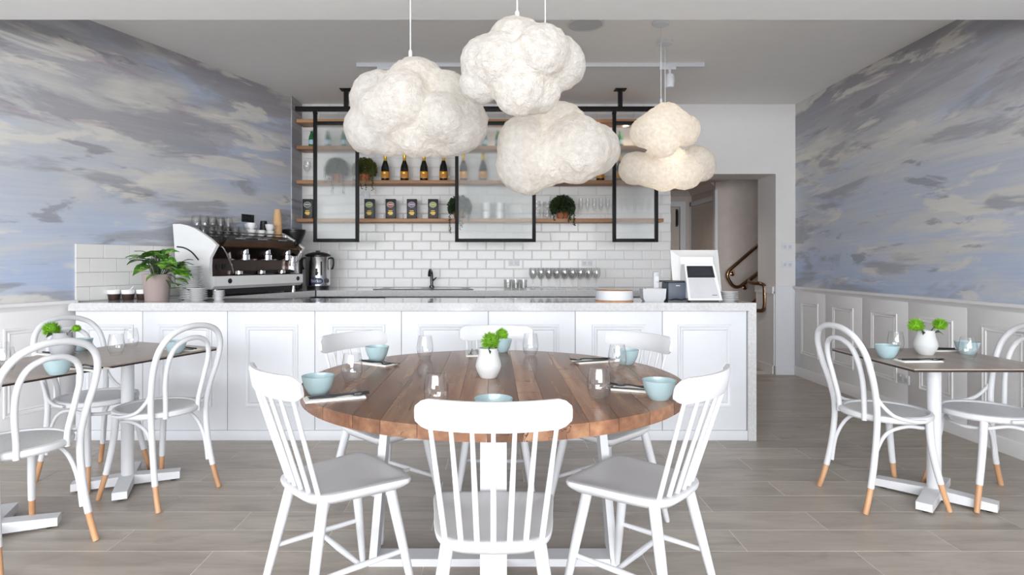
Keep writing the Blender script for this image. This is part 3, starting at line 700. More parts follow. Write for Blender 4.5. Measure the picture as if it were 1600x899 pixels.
# ---------------------------------------------------------------- spindle chairs
def make_spindle():
    t = thing('spindle_chair', 'white spindle-back chair', 'chair', (0, 0, 0), 0, 'spindle-back chairs at the round table')
    # seat: saddle slab with squared front corners and a rounded back (front is +y)
    half = [(0.0, 0.200), (0.10, 0.203), (0.185, 0.196), (0.212, 0.178), (0.215, 0.150), (0.203, 0.05), (0.192, -0.05), (0.178, -0.12), (0.150, -0.165), (0.10, -0.188), (0.0, -0.195)]
    hs = [(p.x, p.y) for p in spline([(a, b, 0) for a, b in half], 4)]
    hs = [(a * 0.91, b * 0.97) for a, b in hs]; ol = hs + [(-a, b) for a, b in hs[-2:0:-1]]
    n = len(ol); mb = MB(); v = []; f = []
    rings = [(0.86, 0.412, 0), (0.985, 0.432, 0), (1.0, 0.442, 0), (0.99, 0.450, 0), (0.95, 0.4525, 0), (0.88, 0.4518, 0), (0.76, 0.448, 0), (0.6, 0.4435, 0), (0.4, 0.441, 0), (0.2, 0.4402, 0), (0.03, 0.44, 0)]
    for sc, z, dip in rings:
        for a, b in ol: v.append((a * sc, b * sc, z + (0.004 * math.cos(a * 18) if dip and b > 0 else 0)))
    for i in range(len(rings) - 1):
        for k in range(n): f.append((i * n + k, i * n + (k + 1) % n, (i + 1) * n + (k + 1) % n, (i + 1) * n + k))
    f.append(tuple(range(n))[::-1]); f.append(tuple(range((len(rings) - 1) * n, len(rings) * n)))
    obj('seat', mb.add(v, f), M['chair'], t, smooth=50)
    tops = {}
    for sx in (-1, 1):
        for sy in (-1, 1):
            a = Vector((sx * 0.130, sy * 0.125 , 0.425)); b = Vector((sx * 0.195, sy * 0.195, 0.0))
            if sy < 0: b.y = -0.215
            obj('leg', MB().tube([a, a.lerp(b, 0.35), a.lerp(b, 0.97), b], [0.0195, 0.0185, 0.0125, 0.010], 14), M['chair'], t)
            tops[sx, sy] = (a, b)
    mids = {}
    for sx in (-1, 1):
        p, q = tops[sx, 1][0].lerp(tops[sx, 1][1], 0.56), tops[sx, -1][0].lerp(tops[sx, -1][1], 0.56)
        obj('stretcher', MB().tube([p, p.lerp(q, 0.5), q], [0.008, 0.0105, 0.008], 10), M['chair'], t); mids[sx] = p.lerp(q, 0.5)
    obj('stretcher', MB().tube([mids[-1], mids[-1].lerp(mids[1], 0.5), mids[1]], [0.008, 0.0115, 0.008], 10), M['chair'], t)
    # crest rail on an arc whose ends come forward
    def crest(u): return Vector((0.205 * u, -0.285 + 0.055 * u * u, 0))
    v = []; f = []; N = 24
    for i in range(N + 1):
        u = -1 + 2 * i / N; c = crest(u); tg = (crest(u + 0.01) - crest(u - 0.01)).normalized(); nr = Vector((-tg.y, tg.x, 0))
        e = max(0, (abs(u) - 0.82) / 0.18); cut = 0.022 * e * e
        z1 = 0.862 - cut; z0 = 0.780 + cut * 0.8; th = 0.0115 * (1 - 0.35 * e)
        for dz, s in ((z0, -0.6), (z0 + 0.010, -1), (z1 - 0.012, -1), (z1, -0.45), (z1, 0.45), (z1 - 0.012, 1), (z0 + 0.010, 1), (z0, 0.6)):
            lean = (dz - 0.82) * -0.18
            p = c + nr * (th * s); v.append((p.x, p.y + lean, dz))
    for i in range(N):
        for k in range(8): f.append((i * 8 + k, i * 8 + (k + 1) % 8, i * 8 + 8 + (k + 1) % 8, i * 8 + 8 + k))
    f.append(tuple(range(8))); f.append(tuple(range(N * 8, N * 8 + 8))[::-1])
    obj('crest_rail', MB().add(v, f), M['chair'], t, smooth=50)
    for k in range(7):
        u = (k - 3) / 3
        a = Vector((0.135 * u, -0.165 + 0.022 * u * u, 0.445)); b = crest(u * 0.81) + Vector((0, 0.005, 0.79))
        obj('spindle', MB().tube([a, a.lerp(b, 0.4), b], [0.0085, 0.0082, 0.006], 10), M['chair'], t)
    return t
sc0 = make_spindle(); first = True
for ang, rad, extra, label in (
        (-90, 0.63, 0, 'white spindle-back chair in the foreground with its back to the viewer'),
        (206.5, 0.618, 14, 'white spindle-back chair at the left near side of the round table'),
        (329, 0.600, -10, 'white spindle-back chair at the right near side of the round table'),
        (141, 0.66, 0, 'white spindle-back chair at the left far side of the round table'),
        (37, 0.66, 0, 'white spindle-back chair at the right far side of the round table'),
        (89, 0.66, 0, 'white spindle-back chair behind the round table centre, against the bar')):
    x, y = TC.x + rad * math.cos(R(ang)), TC.y + rad * math.sin(R(ang))
    rz = R(ang + 90 + extra)                  # local +y faces the table centre
    if first: sc0.location = (x, y, 0); sc0.rotation_euler = (0, 0, rz); sc0['label'] = label; first = False
    else: dup(sc0, (x, y, 0), rz, label)

# ---------------------------------------------------------------- bentwood chairs
def make_bentwood():
    t = thing('bentwood_chair', 'white bentwood chair with bare timber feet', 'chair', (0, 0, 0), 0, 'bentwood chairs with dipped timber feet')
    obj('seat_ring', MB().lathe([(0.165, 0.432), (0.20, 0.432), (0.208, 0.440), (0.209, 0.452), (0.204, 0.462), (0.192, 0.466), (0.182, 0.463), (0.178, 0.457)], 44, (0, 0.0, 0)), M['chair'], t)
    obj('seat_panel', MB().lathe([(0.0, 0.4595), (0.10, 0.4585), (0.181, 0.4575), (0.181, 0.45), (0, 0.45)], 40), M['seatpanel'], t)
    # front legs: gentle curve, dipped tips
    for s in (-1, 1):
        path = spline([(s * 0.140, 0.125, 0.44), (s * 0.143, 0.132, 0.33), (s * 0.152, 0.148, 0.22), (s * 0.166, 0.170, 0.11), (s * 0.184, 0.195, 0.0)], 6)
        w_ = [p for p in path if p.z > 0.118]; q = [p for p in path if p.z <= 0.135]
        obj('leg', MB().tube(w_, [0.018 - 0.004 * (0.44 - p.z) / 0.44 for p in w_], 14), M['chair'], t)
        obj('leg_tip', MB().tube(q, [0.0138 - 0.002 * (0.13 - p.z) / 0.13 for p in q], 14), M['tip'], t)
    # outer hoop runs from floor to floor
    hp = [(0.185, -0.235, 0.0), (0.175, -0.200, 0.12), (0.166, -0.172, 0.28), (0.165, -0.160, 0.44), (0.178, -0.176, 0.56), (0.194, -0.210, 0.68), (0.188, -0.240, 0.78), (0.145, -0.262, 0.85), (0.075, -0.272, 0.884), (0, -0.274, 0.893)]
    full = hp + [(-a, b, c) for a, b, c in hp[-2::-1]]
    path = spline(full, 6)
    n = len(path); i0 = next(i for i, p in enumerate(path) if p.z > 0.118); 
    mid = path[i0:n - i0]
    obj('back_hoop', MB().tube(mid, 0.0150, 14), M['chair'], t)
    for seg in (path[:i0 + 1], path[n - i0 - 1:]):
        obj('leg_tip', MB().tube(seg, 0.0132, 14), M['tip'], t)
    ip = [(0.098, -0.178, 0.430), (0.100, -0.180, 0.50), (0.118, -0.200, 0.62), (0.122, -0.225, 0.72), (0.098, -0.243, 0.79), (0.05, -0.253, 0.822), (0, -0.256, 0.830)]
    obj('inner_hoop', MB().tube(spline(ip + [(-a, b, c) for a, b, c in ip[-2::-1]], 6), 0.0125, 12), M['chair'], t)
    for s in (-1, 1):
        obj('side_brace', MB().tube(spline([(s * 0.184, -0.180, 0.575), (s * 0.187, -0.155, 0.53), (s * 0.200, -0.10, 0.475), (s * 0.215, -0.02, 0.452), (s * 0.214, 0.05, 0.448)], 6), [0.009] * 24 + [0.007], 10), M['chair'], t)
    u = [(0.160, -0.178, 0.15), (0.154, -0.158, 0.28), (0.148, -0.10, 0.375), (0.146, 0.0, 0.408), (0.128, 0.10, 0.395), (0.06, 0.145, 0.385), (0, 0.152, 0.385)]
    obj('under_hoop', MB().tube(spline(u + [(-a, b, c) for a, b, c in u[-2::-1]], 6), 0.009, 10), M['chair'], t)
    return t
bc = make_bentwood(); first = True
angl = math.atan2(0.371, -0.929)
for loc, ang, label in (
        ((-1.775, 3.175), angl, 'white bentwood chair on the room side of the far left cafe table'),
        ((-2.025, 2.545), angl, 'white bentwood chair cut by the left photo edge, nearest the viewer'),
        ((-2.25, 3.41), angl + math.pi, 'white bentwood chair between the left cafe table and the panelled wall'),
        ((2.018, 3.10), 0.06, 'white bentwood chair left of the right-hand cafe table'),
        ((2.54, 3.10), math.pi, 'white bentwood chair right of the right-hand cafe table by the dado')):
    rz = ang - R(90)
    if first: bc.location = (loc[0], loc[1], 0); bc.rotation_euler = (0, 0, rz); bc['label'] = label; first = False
    else: dup(bc, (loc[0], loc[1], 0), rz, label)

# ---------------------------------------------------------------- cafe tables
CT = 0.727
def make_cafe(loc, rz, label, sz=0.65):
    t = thing('cafe_table', label, 'table', (loc[0], loc[1], 0), rz, 'square cafe tables on white pedestals')
    obj('top', MB().box((0, 0, CT - 0.003), (sz, sz, 0.006)), M['laminate'], t)
    obj('edge_core', MB().box((0, 0, CT - 0.0105), (sz - 0.0005, sz - 0.0005, 0.009)), M['edge'], t)
    obj('column', MB().lathe([(0.032, 0.05), (0.032, CT - 0.02)], 24), M['chair'], t)
    obj('top_plate', MB().box((0, 0, CT - 0.0185), (0.3, 0.3, 0.007)), M['chair'], t)
    for k in range(4):
        rot = Matrix.Rotation(R(45 + 90 * k), 3, 'Z')
        m = MB().add([(x, y, z) for x, y, z in ((0.0, -0.036, 0.012), (0.255, -0.034, 0.012), (0.255, 0.034, 0.012), (0.0, 0.036, 0.012), (0.0, -0.036, 0.062), (0.255, -0.034, 0.05), (0.255, 0.034, 0.05), (0.0, 0.036, 0.062))],
                     [(0, 1, 2, 3), (4, 7, 6, 5), (0, 4, 5, 1), (1, 5, 6, 2), (2, 6, 7, 3)])
        m.v = [(rot @ Vector(p))[:] for p in m.v]
        f_ = obj('foot', m, M['chair'], t, smooth=0)
        obj('glide', MB().lathe([(0.016, 0), (0.018, 0.012)], 14, (rot @ Vector((0.22, 0, 0)))[:]), M['blackp'], f_)
    return t
make_cafe((-1.997, 3.281), angl, 'square taupe cafe table nearer the bar on the left')
make_cafe((-2.239, 2.675), angl, 'square taupe cafe table at the left photo edge')
make_cafe((2.265, 3.09), 0, 'square taupe cafe table on the right by the dado', 0.67)

# ---------------------------------------------------------------- tableware
bowl_me = None
def bowl(label, x, y, z):
    global bowl_me
    if bowl_me is None:
        bowl_me = MB().lathe([(0.0, 0.0), (0.030, 0.0), (0.034, 0.003), (0.046, 0.025), (0.054, 0.05), (0.057, 0.066), (0.0545, 0.066), (0.051, 0.05), (0.043, 0.026), (0.030, 0.008), (0.0, 0.006)], 36).mesh('bowl')
    tag(link('bowl', bowl_me, M['celadon'], None, (x, y, z)), label, 'bowl', 'pale blue bowls')
glass_me = None
def tumbler(label, x, y, z):
    global glass_me
    if glass_me is None:
        prof = [(0.0, 0.0), (0.022, 0.0), (0.027, 0.004), (0.035, 0.022), (0.0395, 0.045), (0.0385, 0.07), (0.0345, 0.095), (0.0315, 0.110), (0.0303, 0.110), (0.033, 0.095), (0.037, 0.07), (0.038, 0.045), (0.0335, 0.023), (0.024, 0.010), (0.0, 0.008)]
        glass_me = MB().lathe([(p.x, p.y) for p in spline([(a, b, 0) for a, b in prof], 3)], 36).mesh('stemless_glass', 60)
    tag(link('stemless_glass', glass_me, M['glass'], None, (x, y, z)), label, 'glass', 'stemless drinking glasses')
knife_me = fork_me = nap_me = None
def setting(x, y, z, ang, where):
    """napkin with a knife and fork lying on it, long axis along ang"""
    global knife_me, fork_me, nap_me
    if nap_me is None:
        nap_me = MB().box((0, 0, 0.002), (0.20, 0.085, 0.004), 0.001).box((0.004, 0.003, 0.0052), (0.19, 0.078, 0.002)).mesh('napkin')
        knife_me = MB().prism([(-0.105, -0.006), (-0.02, -0.007), (0.0, -0.0085), (0.08, -0.009), (0.105, 0.0), (0.09, 0.006), (-0.02, 0.005), (-0.105, 0.006)], 0, 0.003).mesh('knife')
        fk = MB().tube(spline([(-0.10, 0, 0.003), (-0.02, 0, 0.004), (0.03, 0, 0.007), (0.05, 0, 0.004)], 5), [0.0045] * 6 + [0.003] * 10, 8)
        fk.prism([(0.045, -0.004), (0.06, -0.012), (0.072, -0.012), (0.072, 0.012), (0.06, 0.012), (0.045, 0.004)], 0.002, 0.0045)
        for k in range(4): fk.tube([(0.07, -0.0105 + 0.007 * k, 0.0033), (0.10, -0.0095 + 0.0063 * k, 0.007)], 0.0016, 6)
        fork_me = fk.mesh('fork')
    c, s = math.cos(ang), math.sin(ang)
    tag(link('napkin', nap_me, M['napkin'], None, (x, y, z), (0, 0, ang)), f'folded white napkin {where}', 'napkin', 'folded napkins')
    zz = z + 0.0065
    tag(link('knife', knife_me, M['cutlery'], None, (x + 0.02 * c - 0.024 * s, y + 0.02 * s + 0.024 * c, zz), (0, 0, ang + 0.06)), f'dark steel knife lying on the napkin {where}', 'knife', 'dark knives')
    tag(link('fork', fork_me, M['cutlery'], None, (x + 0.015 * c + 0.014 * s, y + 0.015 * s - 0.014 * c, zz), (0, 0, ang - 0.08)), f'dark steel fork lying on the napkin {where}', 'fork', 'dark forks')
RTs = [(-0.621, 2.129, 'at the left near seat of the round table'), (-0.555, 2.866, 'at the left far seat of the round table'), (0.0, 1.775, 'at the foreground seat of the round table'),
       (0.565, 2.049, 'at the right near seat of the round table'), (0.61, 2.758, 'at the right far seat of the round table'), (0.04, 3.135, 'behind the vase on the round table')]
for x, y, wh in RTs: bowl('pale blue ceramic bowl ' + wh, x, y, TT)
for x, y, wh in ((-0.552, 2.345, 'between the two left bowls on the round table'), (-0.331, 2.904, 'at the far left of the vase on the round table'), (-0.184, 1.93, 'behind the foreground chair rail on the round table'),
                 (0.358, 2.04, 'in front of the right near bowl on the round table'), (0.535, 2.595, 'in front of the right far bowl on the round table'), (0.185, 3.0, 'at the far right of the vase on the round table')):
    tumbler('clear stemless glass ' + wh, x, y, TT)
for x, y, a, wh in ((-0.545, 2.06, 0.42, 'at the left near seat of the round table'), (-0.545, 2.762, -0.55, 'at the left far seat of the round table'), (0.12, 1.86, 1.7, 'at the foreground seat of the round table'),
                    (0.535, 2.19, 2.75, 'at the right near seat of the round table'), (0.475, 2.825, 3.45, 'at the right far seat of the round table'), (-0.10, 3.07, -1.5, 'behind the vase on the round table')):
    setting(x, y, TT, a, wh)
for x, y, wh in ((-2.284, 3.33, 'behind the vase on the left cafe table'), (-1.907, 2.63, 'seen through the left edge chair back'), (-1.715, 3.24, 'seen through the chair back on the far left cafe table')):
    bowl('pale blue ceramic bowl ' + wh, x, y, CT)
for x, y, wh in ((2.016, 3.08, 'beside the left chair on the right cafe table'), (2.53, 3.21, 'at the wall end of the right cafe table')): bowl('pale blue ceramic bowl ' + wh, x, y, CT)
for x, y, wh in ((-1.99, 3.17, 'nearer of the pair on the far left cafe table'), (-2.075, 3.44, 'farther of the pair on the far left cafe table'), (-2.17, 2.67, 'at the left photo edge on the cafe table'), (-2.33, 2.84, 'farther glass at the left photo edge on the cafe table'),
                 (2.20, 3.286, 'behind the bowl left of the vase on the right cafe table'), (2.40, 3.04, 'right of the vase on the right cafe table')):
    tumbler('clear stemless glass ' + wh, x, y, CT)
for x, y, a, wh in ((-1.86, 2.76, angl, 'beside the bowl on the left edge cafe table'), (-1.735, 3.37, angl, 'beside the bowl on the far left cafe table'), (-2.33, 3.19, angl + math.pi, 'on the wall side of the left cafe table'),
                    (2.10, 2.975, 0.05, 'before the vase on the right cafe table'), (2.48, 3.335, math.pi, 'behind the vase on the right cafe table')):
    setting(x, y, CT, a, wh)

def vase(label, flabel, x, y, z, mat, blooms, sc=1.0):
    t = thing('vase', label, 'vase', (x, y, z))
    prof = [(0.0, 0.0), (0.031, 0.0), (0.035, 0.004), (0.047, 0.028), (0.0525, 0.046), (0.0505, 0.06), (0.042, 0.088), (0.0385, 0.108), (0.039, 0.120), (0.036, 0.120), (0.0355, 0.108), (0.038, 0.09), (0.042, 0.06), (0.0, 0.05)]
    obj('body', MB().lathe([(a * sc, b * sc) for a, b in prof], 36), mat, t)
    for i, (bx_, by_, bz_, br) in enumerate(blooms):
        side = 'larger' if br >= max(b[3] for b in blooms) - 1e-6 else 'smaller'
        f = thing('flower', f'{side} fuzzy green pompom flower in {flabel}', 'flower', (x, y, z))
        obj('stem', MB().tube(spline([(0.01 * (1 if bx_ > 0 else -1), 0, 0.06), (bx_ * 0.45, by_ * 0.4, 0.12 * sc), (bx_ * 0.9, by_, bz_)], 6), 0.0025, 7), M['stem'], f)
        m = MB().lathe([(0.0, -br * 0.62), (br * 0.45, -br * 0.45), (br * 0.66, 0), (br * 0.45, br * 0.5), (0, br * 0.66)], 16, (bx_, by_, bz_))
        rnd = random.Random(i * 7 + int(x * 100))
        for q in range(420):
            u = rnd.uniform(-0.75, 1); a = rnd.uniform(0, 6.283); d = Vector((math.sqrt(1 - u * u) * math.cos(a), math.sqrt(1 - u * u) * math.sin(a), u))
            s_ = d.orthogonal().normalized() * br * 0.05; c0 = Vector((bx_, by_, bz_)) + d * br * 0.5; tp_ = Vector((bx_, by_, bz_)) + d * br * rnd.uniform(0.88, 1.06) + Vector((rnd.uniform(-1, 1), rnd.uniform(-1, 1), rnd.uniform(-1, 1))) * br * 0.09
            s2 = d.cross(s_); m.add([(c0 + s_)[:], (c0 - s_ * 0.5 + s2)[:], (c0 - s_ * 0.5 - s2)[:], tp_[:]], [(0, 1, 3), (1, 2, 3), (2, 0, 3)])
        obj('bloom', m, M['bloom'], f, smooth=0)
        obj('leaf', MB().add([(bx_ * 0.4, by_ - 0.012, 0.105 * sc), (bx_ * 0.7 - 0.008, by_ - 0.03, 0.125 * sc), (bx_ * 0.9, by_ - 0.045, 0.10 * sc), (bx_ * 0.6 + 0.006, by_ - 0.034, 0.112 * sc)], [(0, 1, 2, 3)]), M['stem'], f)
vase('pale grey ceramic bud vase at the centre of the round table', 'the round table vase', -0.02, 2.436, TT, M['vase'], [(0.008, -0.01, 0.148, 0.043), (0.055, 0.02, 0.172, 0.030)])
vase('grey ceramic bud vase in a backlit tone on the left cafe table', 'the left cafe table vase', -2.20, 3.07, CT, M['vase_backlit'], [(-0.055, -0.005, 0.147, 0.046), (0.07, 0.0, 0.15, 0.024)], 1.1)
vase('pale grey ceramic bud vase on the right cafe table', 'the right cafe table vase', 2.296, 3.194, CT, M['vase'], [(-0.055, -0.005, 0.153, 0.044), (0.075, 0.0, 0.157, 0.040)], 1.08)

# ---------------------------------------------------------------- espresso machine
mp_ = LW(0.975, 0.26, 0.945)
em = thing('espresso_machine', 'white and dark steel three group espresso machine on the left bench', 'coffee machine', mp_, TH + math.pi)
def xprism(pts, x0, x1): return MB().prism(pts, x0, x1, 'x')
obj('base_tray', xprism([(-0.25, 0.085), (-0.25, 0.162), (0.15, 0.162), (0.15, 0.06), (-0.22, 0.06)], -0.515, 0.515), M['porcelain'], em)
obj('shaded_underside', MB().span((-0.47, -0.20, 0.012), (0.47, 0.14, 0.06)), M['blackp'], em)  # underside block in black, the shade beneath the machine put into its colour
for x in (-0.45, 0.45):
    for y in (-0.19, 0.12): obj('foot', MB().lathe([(0.02, 0), (0.02, 0.012), (0.015, 0.06)], 14, (x, y, 0)), M['chrome'], em)
arc = [(0.19, 0.578), (0.11, 0.577), (0.03, 0.563), (-0.05, 0.537), (-0.13, 0.497), (-0.21, 0.452), (-0.275, 0.405)]
prof = [(0.15, 0.06), (0.158, 0.22), (0.168, 0.36), (0.18, 0.48)] + arc + [(-0.205, 0.305), (-0.20, 0.24), (-0.205, 0.12), (-0.205, 0.06)]
for s in (-1, 1):
    sp_ = obj('side_panel', xprism(prof, s * 0.515, s * 0.488), M['porcelain'], em)
    obj('accent_strip', MB().tube(spline([(s * 0.517, 0.14, 0.395), (s * 0.517, 0.06, 0.385), (s * 0.517, -0.02, 0.35), (s * 0.517, -0.09, 0.29)], 6), 0.006, 8), M['cutlery'], sp_)
obj('boiler_body', xprism([(0.15, 0.16), (0.15, 0.50), (-0.10, 0.50), (-0.16, 0.475), (-0.16, 0.16)], -0.487, 0.487), M['darksteel'], em)
obj('control_panel', xprism([(-0.10, 0.503), (-0.205, 0.446), (-0.19, 0.42), (-0.10, 0.46)], -0.486, 0.486), M['blackp'], em)
obj('visor', xprism([(-0.205, 0.446), (-0.268, 0.398), (-0.262, 0.388), (-0.18, 0.42)], -0.486, 0.486), M['brownsteel'], em)
obj('group_panel', xprism([(-0.255, 0.389), (-0.19, 0.300), (-0.16, 0.300), (-0.16, 0.42)], -0.486, 0.486), M['darksteel'], em)
obj('splash_back', xprism([(-0.162, 0.163), (-0.162, 0.30), (-0.168, 0.30), (-0.168, 0.163)], -0.486, 0.486), M['darksteel'], em)
obj('drip_grate', MB().span((-0.48, -0.24, 0.162), (0.48, -0.165, 0.168)), M['darksteel'], em)
for i, x in enumerate((-0.17, 0.085, 0.335)):
    g = obj('group_head', MB().lathe([(0.030, 0.288), (0.036, 0.293), (0.036, 0.335), (0.028, 0.345), (0.028, 0.40)], 22, (x, -0.222, 0)), M['chrome'], em)
    pf = obj('portafilter', MB().lathe([(0.024, 0.169), (0.032, 0.175), (0.032, 0.20)], 20, (x - 0.05, -0.205, 0)), M['chrome'], em)
    obj('handle', MB().tube([(x - 0.02, -0.21, 0.19), (x + 0.03, -0.225, 0.192), (x + 0.10, -0.235, 0.188)], [0.009, 0.014, 0.012], 10), M['blackp'], pf)
    bt = obj('button_pad', MB().span((x - 0.05, -0.178, 0.466), (x + 0.05, -0.166, 0.471)), M['palegrey'], em, (0, 0, 0))
obj('water_spout', MB().tube([(-0.335, -0.215, 0.39), (-0.335, -0.225, 0.30)], 0.011, 10), M['chrome'], em)
obj('steam_wand', MB().tube(spline([(-0.46, -0.255, 0.40), (-0.44, -0.275, 0.37), (-0.36, -0.265, 0.25), (-0.315, -0.245, 0.185)], 5), 0.006, 8), M['chrome'], em)
obj('steam_wand', MB().tube(spline([(0.44, -0.255, 0.40), (0.46, -0.275, 0.36), (0.43, -0.28, 0.30), (0.40, -0.27, 0.27)], 5), 0.006, 8), M['chrome'], em)
for x in (-0.42, 0.44): obj('steam_knob', MB().lathe([(0.024, 0), (0.026, 0.012), (0.022, 0.035)], 16, (x, -0.225, 0.44), rot=Matrix.Rotation(R(60), 3, 'X')), M['blackp'], em)
for x in (-0.36, 0.445): obj('badge', MB().lathe([(0.020, 0), (0.020, 0.004)], 20, (x, -0.25, 0.123), rot=Matrix.Rotation(R(90), 3, 'X')), M['cutlery'], em)
obj('gauge', MB().lathe([(0.022, 0), (0.022, 0.006)], 18, (-0.40, -0.168, 0.24), rot=Matrix.Rotation(R(90), 3, 'X')).lathe([(0.022, 0), (0.022, 0.006)], 18, (-0.34, -0.168, 0.24), rot=Matrix.Rotation(R(90), 3, 'X')), M['blackp'], em)
obj('cup_rail', MB().tube([(-0.47, -0.09, 0.525), (0.47, -0.09, 0.525)], 0.005, 8).tube([(-0.47, -0.09, 0.50), (-0.47, -0.09, 0.525)], 0.004, 8).tube([(0.47, -0.09, 0.50), (0.47, -0.09, 0.525)], 0.004, 8), M['steel'], em)
def on_machine(x, y, z):
    p = Matrix.Rotation(TH + math.pi, 3, 'Z') @ Vector((x, y, 0)); return (mp_.x + p.x, mp_.y + p.y, 0.945 + z)
gm = MB().lathe([(0.0, 0.078), (0.028, 0.078), (0.032, 0.072), (0.037, 0.04), (0.039, 0.0), (0.037, 0.0), (0.035, 0.04), (0.030, 0.068), (0.0, 0.070)], 24).mesh('latte_glass', 60)
RW = ['front', 'middle', 'rear']
for r in range(3):
    for k in range(5):
        tag(link('latte_glass', gm, M['glass'], None, on_machine(-0.345 + 0.085 * k, -0.04 + 0.083 * r, 0.501)), f'upturned latte glass on the espresso machine, lower layer, {ORD[k]} from left in the {RW[r]} row', 'glass', 'latte glasses on the espresso machine')
for r in range(2):
    for k in range(4):
        tag(link('latte_glass', gm, M['glass'], None, on_machine(-0.345 + 0.085 * k, 0.043 + 0.083 * r, 0.580)), f'upturned latte glass on the espresso machine, upper layer, {ORD[k]} from left in the {("near", "far")[r]} row', 'glass', 'latte glasses on the espresso machine')
cup_me = MB().lathe([(0.0, 0.0), (0.022, 0.0), (0.026, 0.006), (0.036, 0.03), (0.040, 0.058), (0.038, 0.058), (0.033, 0.03), (0.02, 0.008), (0.0, 0.006)], 26).mesh('coffee_cup')
ear_me = MB().tube(spline([(0.037, 0, 0.047), (0.052, 0, 0.05), (0.062, 0, 0.035), (0.052, 0, 0.018), (0.032, 0, 0.018)], 4), 0.0045, 8).mesh('cup_handle')
for x, y, z, lab in ((0.10, -0.03, 0.501, 'lower cup of the stack beside the latte glasses'), (0.10, -0.03, 0.560, 'upper cup of the stack beside the latte glasses'), (0.18, 0.075, 0.501, 'lower cup of the rear stack'),
                     (0.18, 0.075, 0.560, 'upper cup of the rear stack'), (0.21, -0.035, 0.501, 'single low cup in the front row'), (0.32, -0.035, 0.501, 'lower cup of the pair beside the paper cups'), (0.32, -0.035, 0.560, 'upper cup of the pair beside the paper cups')):
    t = thing('coffee_cup', f'white coffee cup on the espresso machine, {lab}', 'cup', on_machine(x, y, z), TH + math.pi, 'white cups on the espresso machine')
    link('body', cup_me, M['porcelain'], t); link('handle', ear_me, M['porcelain'], t)
pc_me = MB().lathe([(0.028, 0.0), (0.0385, 0.088), (0.0405, 0.090), (0.0405, 0.094), (0.037, 0.094), (0.026, 0.004)][::1], 24).mesh('paper_cup')
for k in range(12):
    wh = 'bottom cup' if k == 0 else ('top cup' if k == 11 else f'{ORD[k]} cup from the bottom')
    tag(link('paper_cup', pc_me, M['kraft'], None, on_machine(0.44, -0.02, 0.596 + k * 0.0155), (R(180), 0, 0)), f'kraft paper cup in the tall upturned stack, {wh}', 'paper cup', 'kraft paper cups')
pb_me = pc_me.copy(); pb_me.materials.clear()
for k in range(3):
    tag(link('paper_cup', pb_me, M['blackp'], None, on_machine(0.37, 0.08, 0.596 + k * 0.03), (R(180), 0, 0)), f'black paper cup behind the kraft stack, {("lowest", "middle", "topmost")[k]} of three', 'paper cup', 'black paper cups')
jug = MB().lathe([(0.0, 0.0), (0.046, 0.0), (0.048, 0.006), (0.046, 0.06), (0.036, 0.10), (0.040, 0.125), (0.038, 0.125), (0.034, 0.10), (0.043, 0.06), (0.0, 0.008)], 26)
t = thing('milk_jug', 'steel milk frothing jug at the far end of the machine tray', 'jug', on_machine(0.43, -0.20, 0.169), TH + math.pi)
jug.v = [(a_ * 1.05, b_ * 1.05, c_ * 1.28) for a_, b_, c_ in jug.v]; obj('body', jug, M['chrome'], t); obj('handle', MB().tube(spline([(0.034, 0, 0.11), (0.07, 0, 0.105), (0.072, 0, 0.05), (0.046, 0, 0.035)], 5), 0.005, 8), M['chrome'], t)

# grinder and hot water urn
g = thing('coffee_grinder', 'black coffee grinder with a wide hopper behind the espresso machine', 'coffee grinder', (-1.975, 5.93, 0.945))
obj('body', MB().box((0, 0, 0.16), (0.14, 0.16, 0.32), 0.02), M['blackp'], g)
obj('hopper', MB().lathe([(0.045, 0.32), (0.05, 0.40), (0.115, 0.56), (0.115, 0.575), (0.045, 0.58)], 28), M['blackp'], g)
obj('lid', MB().lathe([(0.118, 0.58), (0.118, 0.592), (0.06, 0.60), (0.0, 0.60)], 28), M['blackp'], g)
obj('spout', MB().box((0.0, -0.10, 0.26), (0.07, 0.06, 0.05), 0.01), M['chrome'], g)
ur = thing('hot_water_urn', 'stainless steel hot water urn with black lid and navy badge', 'urn', (-1.80, 6.165, 0.945))
obj('body', MB().lathe([(0.118, 0.03), (0.122, 0.035), (0.122, 0.325), (0.118, 0.335)], 40), M['steel'], ur)
obj('base', MB().lathe([(0.11, 0.0), (0.112, 0.031)], 32), M['blackp'], ur)
obj('lid', MB().lathe([(0.130, 0.334), (0.130, 0.345), (0.10, 0.362), (0.05, 0.376), (0.022, 0.377), (0.022, 0.390), (0, 0.392)], 36), M['blackp'], ur)
for s in (-1, 1): obj('handle', MB().tube(spline([(s * 0.118, 0, 0.315), (s * 0.155, -0.01, 0.31), (s * 0.163, -0.01, 0.26), (s * 0.152, -0.01, 0.21), (s * 0.14, -0.01, 0.21)], 5), 0.010, 10), M['blackp'], ur)
obj('tap', MB().tube([(0.03, -0.118, 0.165), (0.03, -0.155, 0.165), (0.03, -0.155, 0.14)], 0.012, 10).box((0.03, -0.155, 0.187), (0.018, 0.018, 0.045), 0.004), M['blackp'], ur)
obj('sight_tube', MB().tube([(0.066, -0.108, 0.14), (0.066, -0.108, 0.28)], 0.007, 10), M['blackp'], ur)
obj('control_knob', MB().lathe([(0.024, 0), (0.020, 0.025)], 18, (0.107, -0.06, 0.085), rot=Matrix.Rotation(R(90), 3, 'X')), M['blackp'], ur)
def curved(pts, x0, rr, z0):   # wrap flat (x,z) points onto the drum
    return [(rr * math.sin((x + x0) / rr), -rr * math.cos((x + x0) / rr), z + z0) for x, z in pts]
el = [(0.066 * math.cos(a * math.pi / 16), 0.036 * math.sin(a * math.pi / 16)) for a in range(32)]
